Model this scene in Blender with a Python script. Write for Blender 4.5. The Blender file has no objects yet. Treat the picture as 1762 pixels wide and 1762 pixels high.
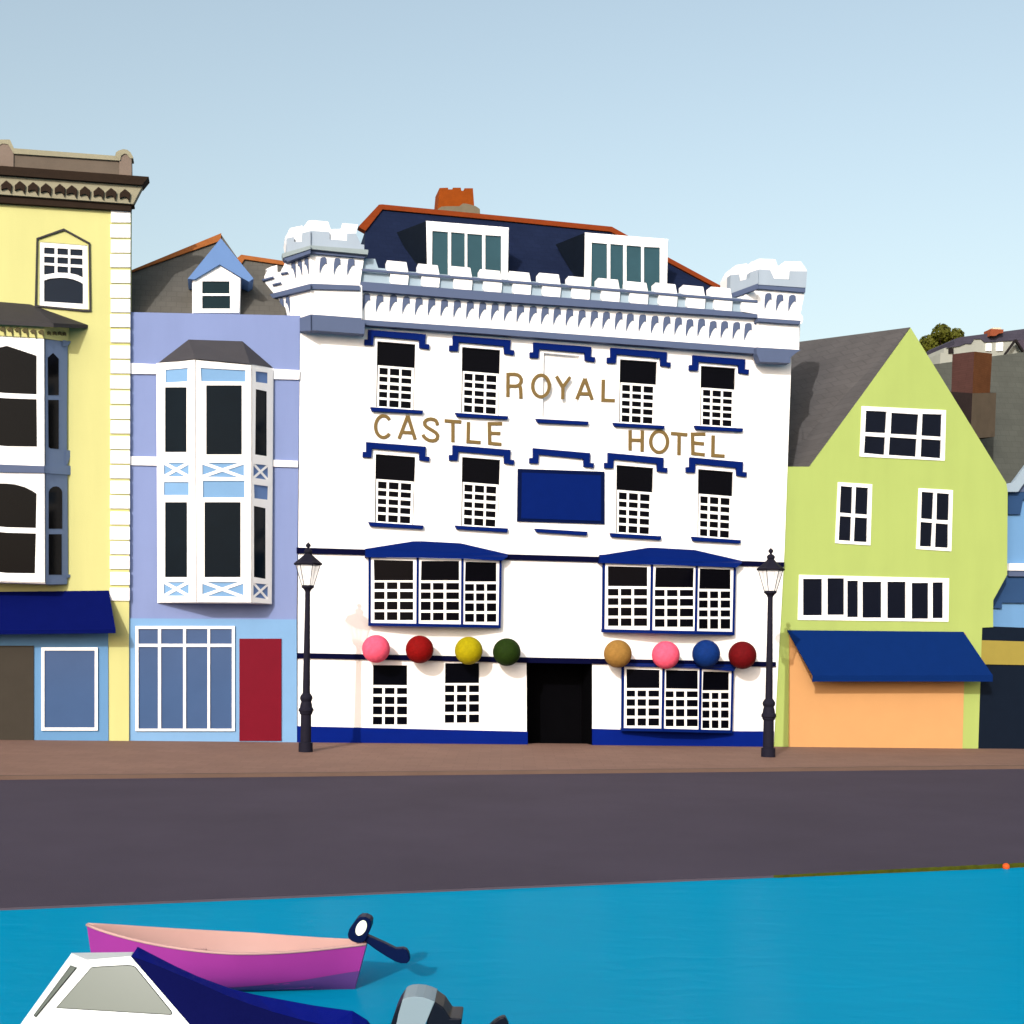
import bpy, bmesh, math, random
from math import sin, cos, pi, radians
from mathutils import Vector, Matrix
from mathutils.geometry import tessellate_polygon, delaunay_2d_cdt
random.seed(7)
SC = bpy.context.scene
COL = SC.collection

# ------------------------------------------------------------------ camera geometry
FPX, HY, CX, H, Z0, KS = 2240.0, 1130.0, 881.0, 3.15, 40.0, 1.0e-4
TH = math.atan(KS * FPX)                       # the terrace is turned this much
U = Vector((cos(TH), sin(TH), 0)); N = Vector((sin(TH), -cos(TH), 0))
CAM = Vector((0, 0, H)); P0 = Vector((0, Z0, 0))
def ray(px, py): return Vector(((px - CX) / FPX, 1.0, -(py - HY) / FPX))
def atdepth(px, py, y): return CAM + ray(px, py) * y
def atlevel(px, py, z):
    r = ray(px, py); return CAM + r * ((z - H) / r.z)
class Pl:
    def __init__(s, p, n): s.p = p.copy(); s.n = n.normalized()
    def at(s, px, py, off=0.0):
        r = ray(px, py); t = (s.p + s.n * off - CAM).dot(s.n) / r.dot(s.n)
        return CAM + r * t
def FP(d): return Pl(P0 + N * d, N)            # planes parallel to the street front
def plane3(a, b, c):
    n = (b - a).cross(c - a)
    if n.dot(CAM - a) < 0: n = -n
    return Pl(a, n)
def R(x0, y0, s): return lambda *q: [(x0 + x / s, y0 + y / s) for x, y in q]

# ------------------------------------------------------------------ materials
def lin(h, k=1.0):
    c = [int(h[i:i + 2], 16) / 255 for i in (0, 2, 4)]
    c = [v / 12.92 if v <= .04045 else ((v + .055) / 1.055) ** 2.4 for v in c]
    return [min(.9, v * k) for v in c]
MATS = {}
# measured base colours (linear)
CAL = {'cream_stone': (0.25, 0.235, 0.165), 'yellow_render': (.475, .47, .198), 'dark_brown_stone': (0.0187, 0.0111, 0.0069), 'parapet_stone': (0.1122, 0.0904, 0.0714), 'post_stone': (0.1704, 0.1327, 0.109), 'grey_lead': (0.0314, 0.0297, 0.0323), 'bay_side_shade': (0.1449, 0.2049, 0.3519), 'dark_glass_brown': (0.0016, 0.002, 0.0031), 'navy_canvas': (0.0015, 0.0042, 0.0674), 'shop_blue_paint': (0.0963, 0.2236, 0.4089), 'brown_door_paint': (0.0348, 0.0299, 0.0231), 'shop_glass_blue': (0.0472, 0.087, 0.1884), 'shop_pale_blue_paint': (0.1569, 0.3052, 0.5163), 'red_door_paint': (0.1348, 0.0025, 0.0126), 'lavender_render': (0.1757, 0.2271, 0.4206), 'grey_slate': (0.0831, 0.0802, 0.0719), 'brown_ridge_tile': (0.2466, 0.0807, 0.0207), 'dormer_blue_paint': (0.1027, 0.1932, 0.3989), 'bay_roof_lead': (0.0454, 0.044, 0.0495), 'panel_pale_blue': (0.1494, 0.2858, 0.4774), 'panel_blue_shaded': (0.1156, 0.2037, 0.4229), 'charcoal_glass': (0.0022, 0.0061, 0.0109), 'green_glass': (0.0067, 0.0192, 0.0249), 'slate_blue_shade_and_paint': (0.0717, 0.097, 0.1719), 'navy_slate': (0.0088, 0.0141, 0.0379), 'red_ridge_tile': (0.1638, 0.027, 0.0026), 'orange_terracotta': (0.2061, 0.0414, 0.0027), 'mortar_flaunching': (0.1406, 0.1218, 0.0852), 'dormer_cheek_slate': (0.0023, 0.0052, 0.0118), 'teal_glass': (0.0264, 0.0665, 0.085), 'shaded_parapet_render': (0.2839, 0.3703, 0.4423), 'pale_grey_render': (0.2943, 0.3563, 0.4281), 'pale_green_grey_stone': (0.2306, 0.2824, 0.2975), 'navy_trim_paint': (0.0015, 0.0102, 0.0988), 'midnight_trim_paint': (0.0017, 0.0022, 0.0201), 'blue_plinth_paint': (0.0015, 0.0105, 0.1442), 'black_doorway': (0.0015, 0.0015, 0.0022), 'dark_glass_navy': (0.0015, 0.0015, 0.003), 'lime_render': (.303,.385,.111), 'lime_house_slate': (0.0786, 0.0748, 0.0758), 'ink_glass': (0.004, 0.0056, 0.0124), 'blue_canvas': (0.0023, 0.0167, 0.0968), 'peach_board_paint': (.49,.262,.108), 'blue_render': (0.1117, 0.2403, 0.4316), 'deep_blue_paint': (0.0198, 0.0534, 0.1339), 'pale_bargeboard': (0.2509, 0.323, 0.3914), 'dark_shopfront_paint': (0.0036, 0.0077, 0.0172), 'gold_fascia_paint': (0.2521, 0.2046, 0.043), 'grey_green_slate': (0.0621, 0.0666, 0.0583), 'old_red_brick': (0.0559, 0.0254, 0.022), 'brown_brick': (0.1062, 0.04, 0.0145), 'dark_chimney_stone': (0.0175, 0.0119, 0.0119), 'taupe_chimney_stone': (0.0899, 0.0688, 0.0469), 'grey_white_render': (0.29, 0.305, 0.275), 'purple_slate': (0.0488, 0.0458, 0.0671), 'olive_leaf': (.062,.068,.008), 'brown_paving': (0.1935, 0.1151, 0.0890), 'asphalt': (0.0516, 0.0416, 0.0603), 'magenta_gelcoat': (0.2272, 0.0267, 0.2021), 'pale_pink_paint': (0.4008, 0.2475, 0.2263), 'grey_deck_paint': (0.5942, 0.614, 0.607), 'smoked_beige_window': (0.1106, 0.1296, 0.1119), 'navy_boat_cover': (0.0023, 0.0033, 0.0438), 'sunlit_boat_cover': (0.0019, 0.0072, 0.1892), 'pale_grey_cowling_band': (0.178, 0.2415, 0.279), 'charcoal_cowling': (0.0031, 0.0052, 0.0113), 'navy_motor_paint': (0.0023, 0.0066, 0.0356), 'black_iron': (.012,.0115,.02), 'ball_pink': (.72,.085,.155), 'ball_scarlet': (0.1632, 0.0017, 0.0017), 'ball_yellow': (0.282, 0.2361, 0.0015), 'ball_green': (0.0100, 0.0250, 0.0017), 'ball_tan': (0.2386, 0.1275, 0.0301), 'ball_blue': (0.0017, 0.0210, 0.1254), 'ball_crimson': (0.0987, 0.0017, 0.0033), 'gold_letter_paint': (0.15, 0.1, 0.035)}
#ENDCAL
def mat(name, hexc, k=.8, rough=.75, var=.06, vs=.9, bump=.0, bs=30., spec=.1, kind='plain', metal=0.0, cell=(.3, .15), gap=.012):
    if name in MATS: return MATS[name]
    m = bpy.data.materials.new(name); m.use_nodes = True
    nt = m.node_tree; b = nt.nodes['Principled BSDF']; L = nt.links.new
    col = CAL.get(name) or lin(hexc, k)
    b.inputs['Roughness'].default_value = rough
    b.inputs['Specular IOR Level'].default_value = spec
    b.inputs['Metallic'].default_value = metal
    tc = nt.nodes.new('ShaderNodeTexCoord')
    n1 = nt.nodes.new('ShaderNodeTexNoise'); n1.inputs['Scale'].default_value = vs; n1.inputs['Detail'].default_value = 6
    n1.inputs['Roughness'].default_value = .62
    L(tc.outputs['Object'], n1.inputs['Vector'])
    mr = nt.nodes.new('ShaderNodeMapRange')
    mr.inputs['From Min'].default_value = .3; mr.inputs['From Max'].default_value = .7
    mr.inputs['To Min'].default_value = 1 - var; mr.inputs['To Max'].default_value = 1 + var
    L(n1.outputs['Fac'], mr.inputs['Value'])
    mul = nt.nodes.new('ShaderNodeMix'); mul.data_type = 'RGBA'; mul.blend_type = 'MULTIPLY'; mul.inputs['Factor'].default_value = 1
    mul.inputs['A'].default_value = (*col, 1); L(mr.outputs['Result'], mul.inputs['B'])
    src = mul.outputs['Result']
    if name.endswith('_render'):                # faint rain streaks down rendered walls
        mp = nt.nodes.new('ShaderNodeMapping'); mp.inputs['Scale'].default_value = (1.7, 1.7, .22); L(tc.outputs['Object'], mp.inputs['Vector'])
        n3 = nt.nodes.new('ShaderNodeTexNoise'); n3.inputs['Scale'].default_value = 1; n3.inputs['Detail'].default_value = 7; L(mp.outputs[0], n3.inputs['Vector'])
        m3 = nt.nodes.new('ShaderNodeMapRange'); m3.inputs['From Min'].default_value = .35; m3.inputs['From Max'].default_value = .7
        m3.inputs['To Min'].default_value = 1.02; m3.inputs['To Max'].default_value = .96; L(n3.outputs['Fac'], m3.inputs['Value'])
        m4 = nt.nodes.new('ShaderNodeMix'); m4.data_type = 'RGBA'; m4.blend_type = 'MULTIPLY'; m4.inputs['Factor'].default_value = 1
        L(src, m4.inputs['A']); L(m3.outputs['Result'], m4.inputs['B']); src = m4.outputs['Result']
    if kind in ('slate', 'brick', 'paving'):
        sx = nt.nodes.new('ShaderNodeSeparateXYZ'); cx = nt.nodes.new('ShaderNodeCombineXYZ')
        L(tc.outputs['Object'], sx.inputs[0])
        if kind == 'paving':
            L(sx.outputs['X'], cx.inputs['X']); L(sx.outputs['Y'], cx.inputs['Y'])
        else:
            ad = nt.nodes.new('ShaderNodeMath'); L(sx.outputs['X'], ad.inputs[0]); L(sx.outputs['Y'], ad.inputs[1])
            if kind == 'slate': L(sx.outputs['X'], cx.inputs['X'])
            else: L(ad.outputs[0], cx.inputs['X'])
            L(sx.outputs['Z'], cx.inputs['Y'])
        bt = nt.nodes.new('ShaderNodeTexBrick'); L(cx.outputs[0], bt.inputs['Vector'])
        bt.inputs['Scale'].default_value = 1; bt.inputs['Brick Width'].default_value = cell[0]; bt.inputs['Row Height'].default_value = cell[1]
        bt.inputs['Mortar Size'].default_value = gap; bt.inputs['Bias'].default_value = 0
        bt.inputs['Color1'].default_value = (.95, .95, .95, 1); bt.inputs['Color2'].default_value = (1.05, 1.05, 1.05, 1)
        bt.inputs['Mortar'].default_value = (.86, .86, .86, 1)
        m2 = nt.nodes.new('ShaderNodeMix'); m2.data_type = 'RGBA'; m2.blend_type = 'MULTIPLY'; m2.inputs['Factor'].default_value = 1
        L(src, m2.inputs['A']); L(bt.outputs['Color'], m2.inputs['B']); src = m2.outputs['Result']
    L(src, b.inputs['Base Color'])
    if bump:
        n2 = nt.nodes.new('ShaderNodeTexNoise'); n2.inputs['Scale'].default_value = bs; n2.inputs['Detail'].default_value = 6
        L(tc.outputs['Object'], n2.inputs['Vector'])
        bp = nt.nodes.new('ShaderNodeBump'); bp.inputs['Strength'].default_value = bump; bp.inputs['Distance'].default_value = .02
        L(n2.outputs['Fac'], bp.inputs['Height']); L(bp.outputs['Normal'], b.inputs['Normal'])
    MATS[name] = m; m['base'] = col
    return m

WHITE = mat('white_render', 'ffffff', .84, .8, .015, .7, .15, 40)
WPAINT = mat('white_paint', 'ffffff', .84, .45, .01, 2)
YELLOW = mat('yellow_render', 'fdf5a0', .8, .8, .02, .6, .15, 40)
CREAM = mat('cream_stone', 'c8c2a8', .8, .85, .08, 2, .3, 25)
BROWN = mat('dark_brown_stone', '40332a', .8, .8, .1, 3, .3, 25)
TAUPE = mat('parapet_stone', '837564', .8, .85, .08, 2, .3, 25)
PINKST = mat('post_stone', '9f8b7b', .8, .85, .08, 2, .3, 25)
GREYLEAD = mat('grey_lead', '57534e', .8, .6, .08, 2, .1, 10)
SLATEBLUE = mat('slate_blue_shade_and_paint', '707d9a', .8, .6, .03, 2, .1, 30)  # moulding soffit shade put into the colour; also the corner shop's slate-blue gable
BAYSHADE = mat('bay_side_shade', '64748b', 1.1, .6, .03, 2)  # shade on the white bay's sides, put into the colour
GLASSBRN = mat('dark_glass_brown', '2e2d2b', .7, .12, .1, 1, spec=.08)
GLASSNVY = mat('dark_glass_navy', '12141f', .7, .12, .1, 1, spec=.04)
GLASSTEAL = mat('teal_glass', '486a72', .8, .12, .08, 1, spec=.08)
GLASSGRN = mat('green_glass', '314144', .75, .12, .1, 1, spec=.08)
GLASSGREY = mat('charcoal_glass', '292f32', .75, .12, .1, 1, spec=.08)
GLASSSHOP = mat('shop_glass_blue', '5c749c', .78, .1, .06, .8, spec=.25)
NAVYCANVAS = mat('navy_canvas', '112366', .75, .85, .04, 3, .2, 80, spec=.02)
NAVYCANVAS2 = mat('blue_canvas', '1b387b', .75, .85, .04, 3, .2, 80, spec=.02)
SHOPBLUE = mat('shop_blue_paint', '83b4df', .8, .55, .03, 1.5)
SHOPBLUE2 = mat('shop_pale_blue_paint', '9bc7ee', .8, .55, .03, 1.5)
DOORBROWN = mat('brown_door_paint', '564d42', .8, .5, .06, 3)
DOORRED = mat('red_door_paint', '962433', .8, .45, .04, 3)
LAV = mat('lavender_render', 'a2b0de', .8, .8, .025, .7, .15, 40)
ROOFGREY = mat('grey_slate', '58554f', .8, .7, .1, 1.5, .2, 20, kind='slate', cell=(.3, .2))
RIDGE = mat('brown_ridge_tile', '84512f', .8, .75, .12, 4, .2, 30)
DORMBLUE = mat('dormer_blue_paint', '87abe1', .8, .5, .03, 2)
BAYROOF = mat('bay_roof_lead', '5f5c5f', .8, .6, .06, 2, .1, 20)
PANELBLUE = mat('panel_pale_blue', '9bc7ee', .8, .5, .03, 2)
PANELSHADE = mat('panel_blue_shaded', '5c749f', 1.1, .5, .03, 2)  # panel blue with the right facet's shade put into the colour
NAVYROOF = mat('navy_slate', '2a314a', .8, .6, .1, 1.5, .2, 20, kind='slate', cell=(.3, .2), spec=.02)
REDRIDGE = mat('red_ridge_tile', 'a54a25', .8, .75, .12, 4, .2, 30)
CHIMORANGE = mat('orange_terracotta', 'b55621', .8, .8, .1, 4, .3, 30)
CHIMBASE = mat('mortar_flaunching', '998a70', .8, .85, .1, 3, .3, 30)
CHEEK = mat('dormer_cheek_slate', '20262f', .9, .7, .1, 2, kind='slate', cell=(.3, .2))
PARAPETSHADE = mat('shaded_parapet_render', 'c7dae4', .8, .8, .02, 1, .15, 40)  # white parapet wall between merlons, its shade put into the colour
CROWN = mat('pale_grey_render', 'cbd9e3', .8, .8, .02, 1, .15, 40)
LEDGE = mat('pale_green_grey_stone', 'bcc9c6', .8, .8, .04, 2, .2, 40)
NAVYTRIM = mat('navy_trim_paint', '0a2d78', .8, .45, .04, 3, spec=.02)
NAVYDARK = mat('midnight_trim_paint', '15193a', .8, .5, .05, 3, spec=.02)
SIGNEDGE = mat('sign_edge_paint', '0c1c4e', .5, .45, .05, 3, spec=.02)
PLINTH = mat('blue_plinth_paint', '002d89', .8, .55, .06, 1.5, .15, 30, spec=.02)
BLACK = mat('black_doorway', '0a0b0e', .6, .9, .1, 2, spec=.02)
GOLD = mat('gold_letter_paint', '917949', .8, .45, .05, 4)
LIME = mat('lime_render', 'd2e27c', .8, .8, .02, .7, .15, 40)
LIMEROOF = mat('lime_house_slate', '706b68', .8, .7, .1, 1.5, .2, 20, kind='slate', cell=(.3, .2))
GLASSLIME = mat('ink_glass', '22252f', .75, .12, .1, 1, spec=.08)
PEACH = mat('peach_board_paint', 'fdbd78', .8, .6, .03, 1.2, .1, 30)
BLUEWALL = mat('blue_render', '83b4df', .8, .8, .03, 1, .15, 40)
BLUEBAND = mat('deep_blue_paint', '3e5c85', .8, .6, .04, 2)
GUTTER = mat('pale_bargeboard', 'c0d0da', .8, .6, .03, 2)
SHOPDARK = mat('dark_shopfront_paint', '1f2733', .8, .45, .06, 2)
GOLDFASCIA = mat('gold_fascia_paint', 'c1aa50', .8, .5, .04, 2)
FARROOF = mat('grey_green_slate', '6b6c62', .8, .75, .1, 1, .2, 20, kind='slate', cell=(.4, .25))
REDBRICK = mat('old_red_brick', '64443d', .85, .85, .12, 2, kind='brick', cell=(.24, .085), gap=.008)
BROWNBRICK = mat('brown_brick', '64402a', .85, .85, .12, 2, kind='brick', cell=(.24, .085), gap=.008)
DARKSTONE = mat('dark_chimney_stone', '392f2d', .85, .85, .12, 2, .3, 20)
TAUPESTONE = mat('taupe_chimney_stone', '635647', .85, .85, .12, 2, .3, 20)
FARWALL = mat('grey_white_render', 'c5c8c2', .8, .85, .04, .6)
PURPLEROOF = mat('purple_slate', '5b5560', .8, .75, .1, 1, kind='slate', cell=(.4, .25))
FARBRICK = mat('orange_brick', '8f4c33', .8, .85, .1, 2)
FARPOT = mat('buff_chimney_pot', 'dccfb8', .8, .85, .06, 2)
TIMBER = mat('black_timber', '231f20', .8, .7, .1, 2)
IRON = mat('black_iron', '2c2b37', .8, .5, .06, 4, spec=.02)
PAVE = mat('brown_paving', '8b6e60', .95, .85, .07, .5, .2, 25, kind='paving', cell=(.6, .4), gap=.012)
KERB = mat('kerb_stone', '8b7266', .44, .85, .08, 1, .2, 25)
ROAD = mat('asphalt', '524b55', .9, .9, .1, .3, .4, 60)
QUAYMAT = mat('quay_edge_stone', '524b55', .8, .85, .1, 2, .3, 20)
WEED = mat('green_quay_weed', '3d4208', .9, .8, .3, 8)
HILLMAT = mat('hill_grass', '4d5530', .8, .9, .2, .1)
EARTH = mat('back_ground_earth', '5a5348', .8, .9, .1, .2)
LEAF = mat('olive_leaf', '3a4010', 1.0, .6, .3, .8)
BARK = mat('bark', '4a3a2c', .3, .9, .2, 3)
MAGENTA = mat('magenta_gelcoat', '9f3b97', .8, .35, .03, 2)
BOOTTOP = mat('purple_boot_paint', '6a4691', .55, .45, .04, 2)
PINKIN = mat('pale_pink_paint', 'f5c1b2', .8, .5, .03, 2)
MOTORNAVY = mat('navy_motor_paint', '16234c', .8, .35, .03, 2, spec=.02)
MOTORFACE = mat('cream_motor_face', 'f4fce4', .84, .4, .01, 2)
GELCOAT = mat('white_gelcoat', 'f1faf9', .84, .3, .01, 2)
ROOFGEL = mat('grey_deck_paint', 'd0d5d5', .62, .5, .02, 2)
CABINGLASS = mat('smoked_beige_window', 'b8bbad', .78, .25, .03, 1, spec=.08)
RUBBER = mat('black_rubber_seal', '1d1418', .8, .6, .05, 2)
BOATCANVAS = mat('navy_boat_cover', '1d2359', .85, .85, .05, 3, .25, 60, spec=.02)
BOATCANVAS2 = mat('sunlit_boat_cover', '1b2a6e', .85, .85, .05, 3, .25, 60, spec=.02)  # same cover, with sunlight on its top put into the colour
COWLDARK = mat('charcoal_cowling', '202632', .8, .35, .03, 2)
COWLGREY = mat('pale_grey_cowling_band', 'aac1c9', .8, .4, .02, 2)
ORANGE = mat('orange_float', 'f0642a', .6, .45, .05, 6)
def clear_glass():
    m = bpy.data.materials.new('clear_lantern_glass'); m.use_nodes = True
    nt = m.node_tree; nt.nodes.clear(); L = nt.links.new
    o = nt.nodes.new('ShaderNodeOutputMaterial'); mx = nt.nodes.new('ShaderNodeMixShader')
    t = nt.nodes.new('ShaderNodeBsdfTransparent'); g = nt.nodes.new('ShaderNodeBsdfDiffuse')
    g.inputs['Color'].default_value = (.85, .86, .86, 1)
    mx.inputs['Fac'].default_value = .35
    L(t.outputs[0], mx.inputs[1]); L(g.outputs[0], mx.inputs[2]); L(mx.outputs[0], o.inputs[0])
    return m
CLEAR = clear_glass()
def water_mat():
    m = bpy.data.materials.new('harbour_water'); m.use_nodes = True
    nt = m.node_tree; b = nt.nodes['Principled BSDF']; L = nt.links.new
    b.inputs['Roughness'].default_value = .5; b.inputs['Specular IOR Level'].default_value = 0.0
    tc = nt.nodes.new('ShaderNodeTexCoord'); mp = nt.nodes.new('ShaderNodeMapping'); mp.inputs['Scale'].default_value = (.55, 1.3, 1)
    L(tc.outputs['Object'], mp.inputs['Vector'])
    n = nt.nodes.new('ShaderNodeTexNoise'); n.inputs['Scale'].default_value = 2.6; n.inputs['Detail'].default_value = 5; n.inputs['Distortion'].default_value = .6
    L(mp.outputs[0], n.inputs['Vector'])
    bp = nt.nodes.new('ShaderNodeBump'); bp.inputs['Strength'].default_value = .25; bp.inputs['Distance'].default_value = .05
    L(n.outputs['Fac'], bp.inputs['Height']); L(bp.outputs['Normal'], b.inputs['Normal'])
    n2 = nt.nodes.new('ShaderNodeTexNoise'); n2.inputs['Scale'].default_value = .35; n2.inputs['Detail'].default_value = 4
    L(mp.outputs[0], n2.inputs['Vector'])
    cr = nt.nodes.new('ShaderNodeMix'); cr.data_type = 'RGBA'
    a = WATERC; cr.inputs['A'].default_value = (a[0], a[1] * .93, a[2] * .93, 1); cr.inputs['B'].default_value = (a[0], a[1] * 1.07, a[2] * 1.07, 1)
    L(n2.outputs['Fac'], cr.inputs['Factor']); L(cr.outputs['Result'], b.inputs['Base Color'])
    gl = nt.nodes.new('ShaderNodeBsdfGlossy'); gl.inputs['Roughness'].default_value = .2; L(bp.outputs['Normal'], gl.inputs['Normal'])
    mx = nt.nodes.new('ShaderNodeMixShader'); mx.inputs[0].default_value = .016
    L(b.outputs[0], mx.inputs[1]); L(gl.outputs[0], mx.inputs[2]); L(mx.outputs[0], nt.nodes['Material Output'].inputs[0])
    return m
WATERC = (.0008, .228, .40)

# ------------------------------------------------------------------ mesh helpers
def inside(c, poly):
    r = False; j = len(poly) - 1
    for i in range(len(poly)):
        a, b = poly[i], poly[j]
        if (a.y > c.y) != (b.y > c.y) and c.x < (b.x - a.x) * (c.y - a.y) / (b.y - a.y) + a.x: r = not r
        j = i
    return r
class MB:
    def __init__(s): s.bm = bmesh.new()
    def face(s, pts):
        return s.bm.faces.new([s.bm.verts.new(p) for p in pts])
    def solid(s, front, back, holes=()):
        """front outline (local points) joined to a back outline; holes = [(front, back), ...]"""
        loops = [(front, back)] + list(holes)
        flat, fv, bv = [], [], []
        for f, b in loops:
            flat.append([Vector((p.x, p.z, 0)) for p in f])
            fv += [s.bm.verts.new(p) for p in f]; bv += [s.bm.verts.new(p) for p in b]
        if len(loops) == 1 and len(front) <= 4:
            tris = [list(range(len(front)))]
        elif len(loops) == 1:
            tris = tessellate_polygon(flat)
        else:
            vv = [Vector((p.x, p.y)) for l in flat for p in l]; ed = []; k = 0
            for l in flat:
                ed += [(k + i, k + (i + 1) % len(l)) for i in range(len(l))]; k += len(l)
            ov, oe, of, vo, eo, fo = delaunay_2d_cdt(vv, ed, [], 0, 1e-6)
            mp = [o[0] if o else None for o in vo]
            tris = []
            for f in of:
                if any(mp[i] is None for i in f): continue
                c = sum((Vector(ov[i]) for i in f), Vector((0, 0))) / len(f)
                if inside(c, flat[0]) and not any(inside(c, h) for h in flat[1:]): tris.append([mp[i] for i in f])
        for t in tris:
            try:
                s.bm.faces.new([fv[i] for i in t]); s.bm.faces.new([bv[i] for i in reversed(t)])
            except ValueError: pass
        k = 0
        for f, b in loops:
            n = len(f)
            for i in range(n):
                j = (i + 1) % n
                s.bm.faces.new([fv[k + i], fv[k + j], bv[k + j], bv[k + i]])
            k += n
    def tube(s, pts, r, n=8):
        rings = []
        for i, p in enumerate(pts):
            a = pts[max(0, i - 1)]; b = pts[min(len(pts) - 1, i + 1)]; t = (b - a).normalized()
            q = t.orthogonal().normalized(); w = t.cross(q)
            rr = r[i] if isinstance(r, (list, tuple)) else r
            rings.append([s.bm.verts.new(p + (q * cos(2 * pi * k / n) + w * sin(2 * pi * k / n)) * rr) for k in range(n)])
        for a, b in zip(rings, rings[1:]):
            for k in range(n): s.bm.faces.new([a[k], a[(k + 1) % n], b[(k + 1) % n], b[k]])
        s.bm.faces.new(rings[0][::-1]); s.bm.faces.new(rings[-1])
    def lathe(s, prof, n=24, ph=0.0):
        rings = [[s.bm.verts.new((r * cos(2 * pi * k / n + ph), r * sin(2 * pi * k / n + ph), z)) for k in range(n)] for z, r in prof]
        for a, b in zip(rings, rings[1:]):
            for k in range(n): s.bm.faces.new([a[k], a[(k + 1) % n], b[(k + 1) % n], b[k]])
        s.bm.faces.new(rings[0][::-1]); s.bm.faces.new(rings[-1])
    def grid(s, rows):
        vs = [[s.bm.verts.new(p) for p in r] for r in rows]
        for a, b in zip(vs, vs[1:]):
            for i in range(len(a) - 1): s.bm.faces.new([a[i], a[i + 1], b[i + 1], b[i]])
    def build(s, name, m, parent=None, smooth=False, bevel=0, norm=True, label=None):
        if norm: bmesh.ops.recalc_face_normals(s.bm, faces=s.bm.faces)
        me = bpy.data.meshes.new(name); s.bm.to_mesh(me); s.bm.free()
        o = bpy.data.objects.new(name, me); COL.objects.link(o)
        me.materials.append(m)
        if parent: o.parent = parent
        if smooth:
            for p in me.polygons: p.use_smooth = True
        if bevel:
            b = o.modifiers.new('soft_edge', 'BEVEL'); b.width = bevel; b.segments = 3; b.limit_method = 'ANGLE'; b.angle_limit = radians(40)
        if label: o['label'] = label
        return o
def tag(o, label=None, cat=None, group=None, kind=None):
    if label: o['label'] = label
    if cat: o['category'] = cat
    if group: o['group'] = group
    if kind: o['kind'] = kind
    return o
def thing(name, label, cat, loc, rotz=0.0, group=None):
    o = bpy.data.objects.new(name, None); COL.objects.link(o); o.location = loc; o.rotation_euler = (0, 0, rotz)
    o.empty_display_size = .3
    return tag(o, label, cat, group)
def scale(q, f):
    cx = sum(p[0] for p in q) / len(q); cy = sum(p[1] for p in q) / len(q)
    return [(cx + (x - cx) * f, cy + (y - cy) * f) for x, y in q]
def grow(q, a):
    cx = sum(p[0] for p in q) / len(q); cy = sum(p[1] for p in q) / len(q)
    return [(x + (a if x > cx else -a), y + (a if y > cy else -a)) for x, y in q]
def bil(q, u, v):
    (ax, ay), (bx, by), (cx, cy), (dx, dy) = q      # tl tr br bl
    return ((ax * (1 - u) + bx * u) * (1 - v) + (dx * (1 - u) + cx * u) * v, (ay * (1 - u) + by * u) * (1 - v) + (dy * (1 - u) + cy * u) * v)
def cell(q, u0, u1, v0, v1): return [bil(q, u0, v0), bil(q, u1, v0), bil(q, u1, v1), bil(q, u0, v1)]
def rect(x0, x1, y0, y1): return [(x0, y0), (x1, y0), (x1, y1), (x0, y1)]

class Site:
    """A building's own frame: x along the street front, y into the building, z up."""
    def __init__(s, name, label, cat, px, py, d=0.0):
        s.o = onp(px, py, d); s.root = thing(name, label, cat, s.o, TH)
    def loc(s, w):
        v = w - s.o; return Vector((v.dot(U), -v.dot(N), v.z))
    def pts(s, pix, pl, off=0.0):
        if isinstance(pl, Pl): return [s.loc(pl.at(x, y, off)) for x, y in pix]
        if isinstance(pl, (list, tuple)): return [s.loc(onp(x, y, d + off)) for (x, y), d in zip(pix, pl)]
        return [s.loc(onp(x, y, pl + off)) for x, y in pix]
    def prism(s, mb, pix, pl, thick, off=0.0, holes=(), skew=0.0):
        f = s.pts(pix, pl, off); dv = Vector((skew, thick, 0))
        mb.solid(f, [p + dv for p in f], [(h, [p + dv for p in h]) for h in (s.pts(q, pl, off) for q in holes)])
    def part(s, name, m, pix, pl, thick, off=0.0, holes=(), parent=None, bevel=0, label=None, skew=0.0):
        mb = MB(); s.prism(mb, pix, pl, thick, off, holes, skew)
        return mb.build(name, m, parent or s.root, bevel=bevel, label=label)
    def many(s, name, m, polys, pl, thick, off=0.0, parent=None):
        mb = MB()
        for q in polys: s.prism(mb, q, pl, thick, off)
        return mb.build(name, m, parent or s.root)
    def window(s, frame_outer, panes, m_frame, m_glass, pl, back=.03, glass=.06, thick=.05, parent=None, name='window', glass_area=None):
        """white frame with openings; its glazing is a child"""
        f = s.part(name, m_frame, frame_outer, pl, thick, -back, panes, parent)
        s.part('pane', m_glass, glass_area or grow(frame_outer, -.8), pl, .02, -glass, parent=f)
        return f
def onp(px, py, d=0.0): return FP(d).at(px, py)

# ------------------------------------------------------------------ camera, light, sky
cam = bpy.data.cameras.new('camera'); co = bpy.data.objects.new('camera', cam); COL.objects.link(co); SC.camera = co
co.location = CAM; co.rotation_euler = (pi / 2, 0, 0)
cam.sensor_width = 36; cam.lens = FPX * 36 / 1762; cam.shift_x = 0; cam.shift_y = (HY - 881) / 1762
cam.clip_start = .1; cam.clip_end = 4000
AZ, EL = radians(31), radians(25)
sdir = (N * cos(AZ) - U * sin(AZ)) * cos(EL) + Vector((0, 0, sin(EL)))
sun = bpy.data.lights.new('sun', 'SUN'); sun.energy = 2.15; sun.angle = radians(.5); sun.color = (1, .96, .92)
so = bpy.data.objects.new('sun', sun); COL.objects.link(so); so.rotation_euler = (-sdir).to_track_quat('-Z', 'Y').to_euler(); so.location = (0, -20, 40)
w = bpy.data.worlds.new('World'); SC.world = w; w.use_nodes = True
nt = w.node_tree; bg = nt.nodes['Background']; sky = nt.nodes.new('ShaderNodeTexSky'); sky.sky_type = 'NISHITA'
sky.sun_disc = False; sky.sun_elevation = EL; sky.sun_rotation = math.atan2(sdir.x, sdir.y)
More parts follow.
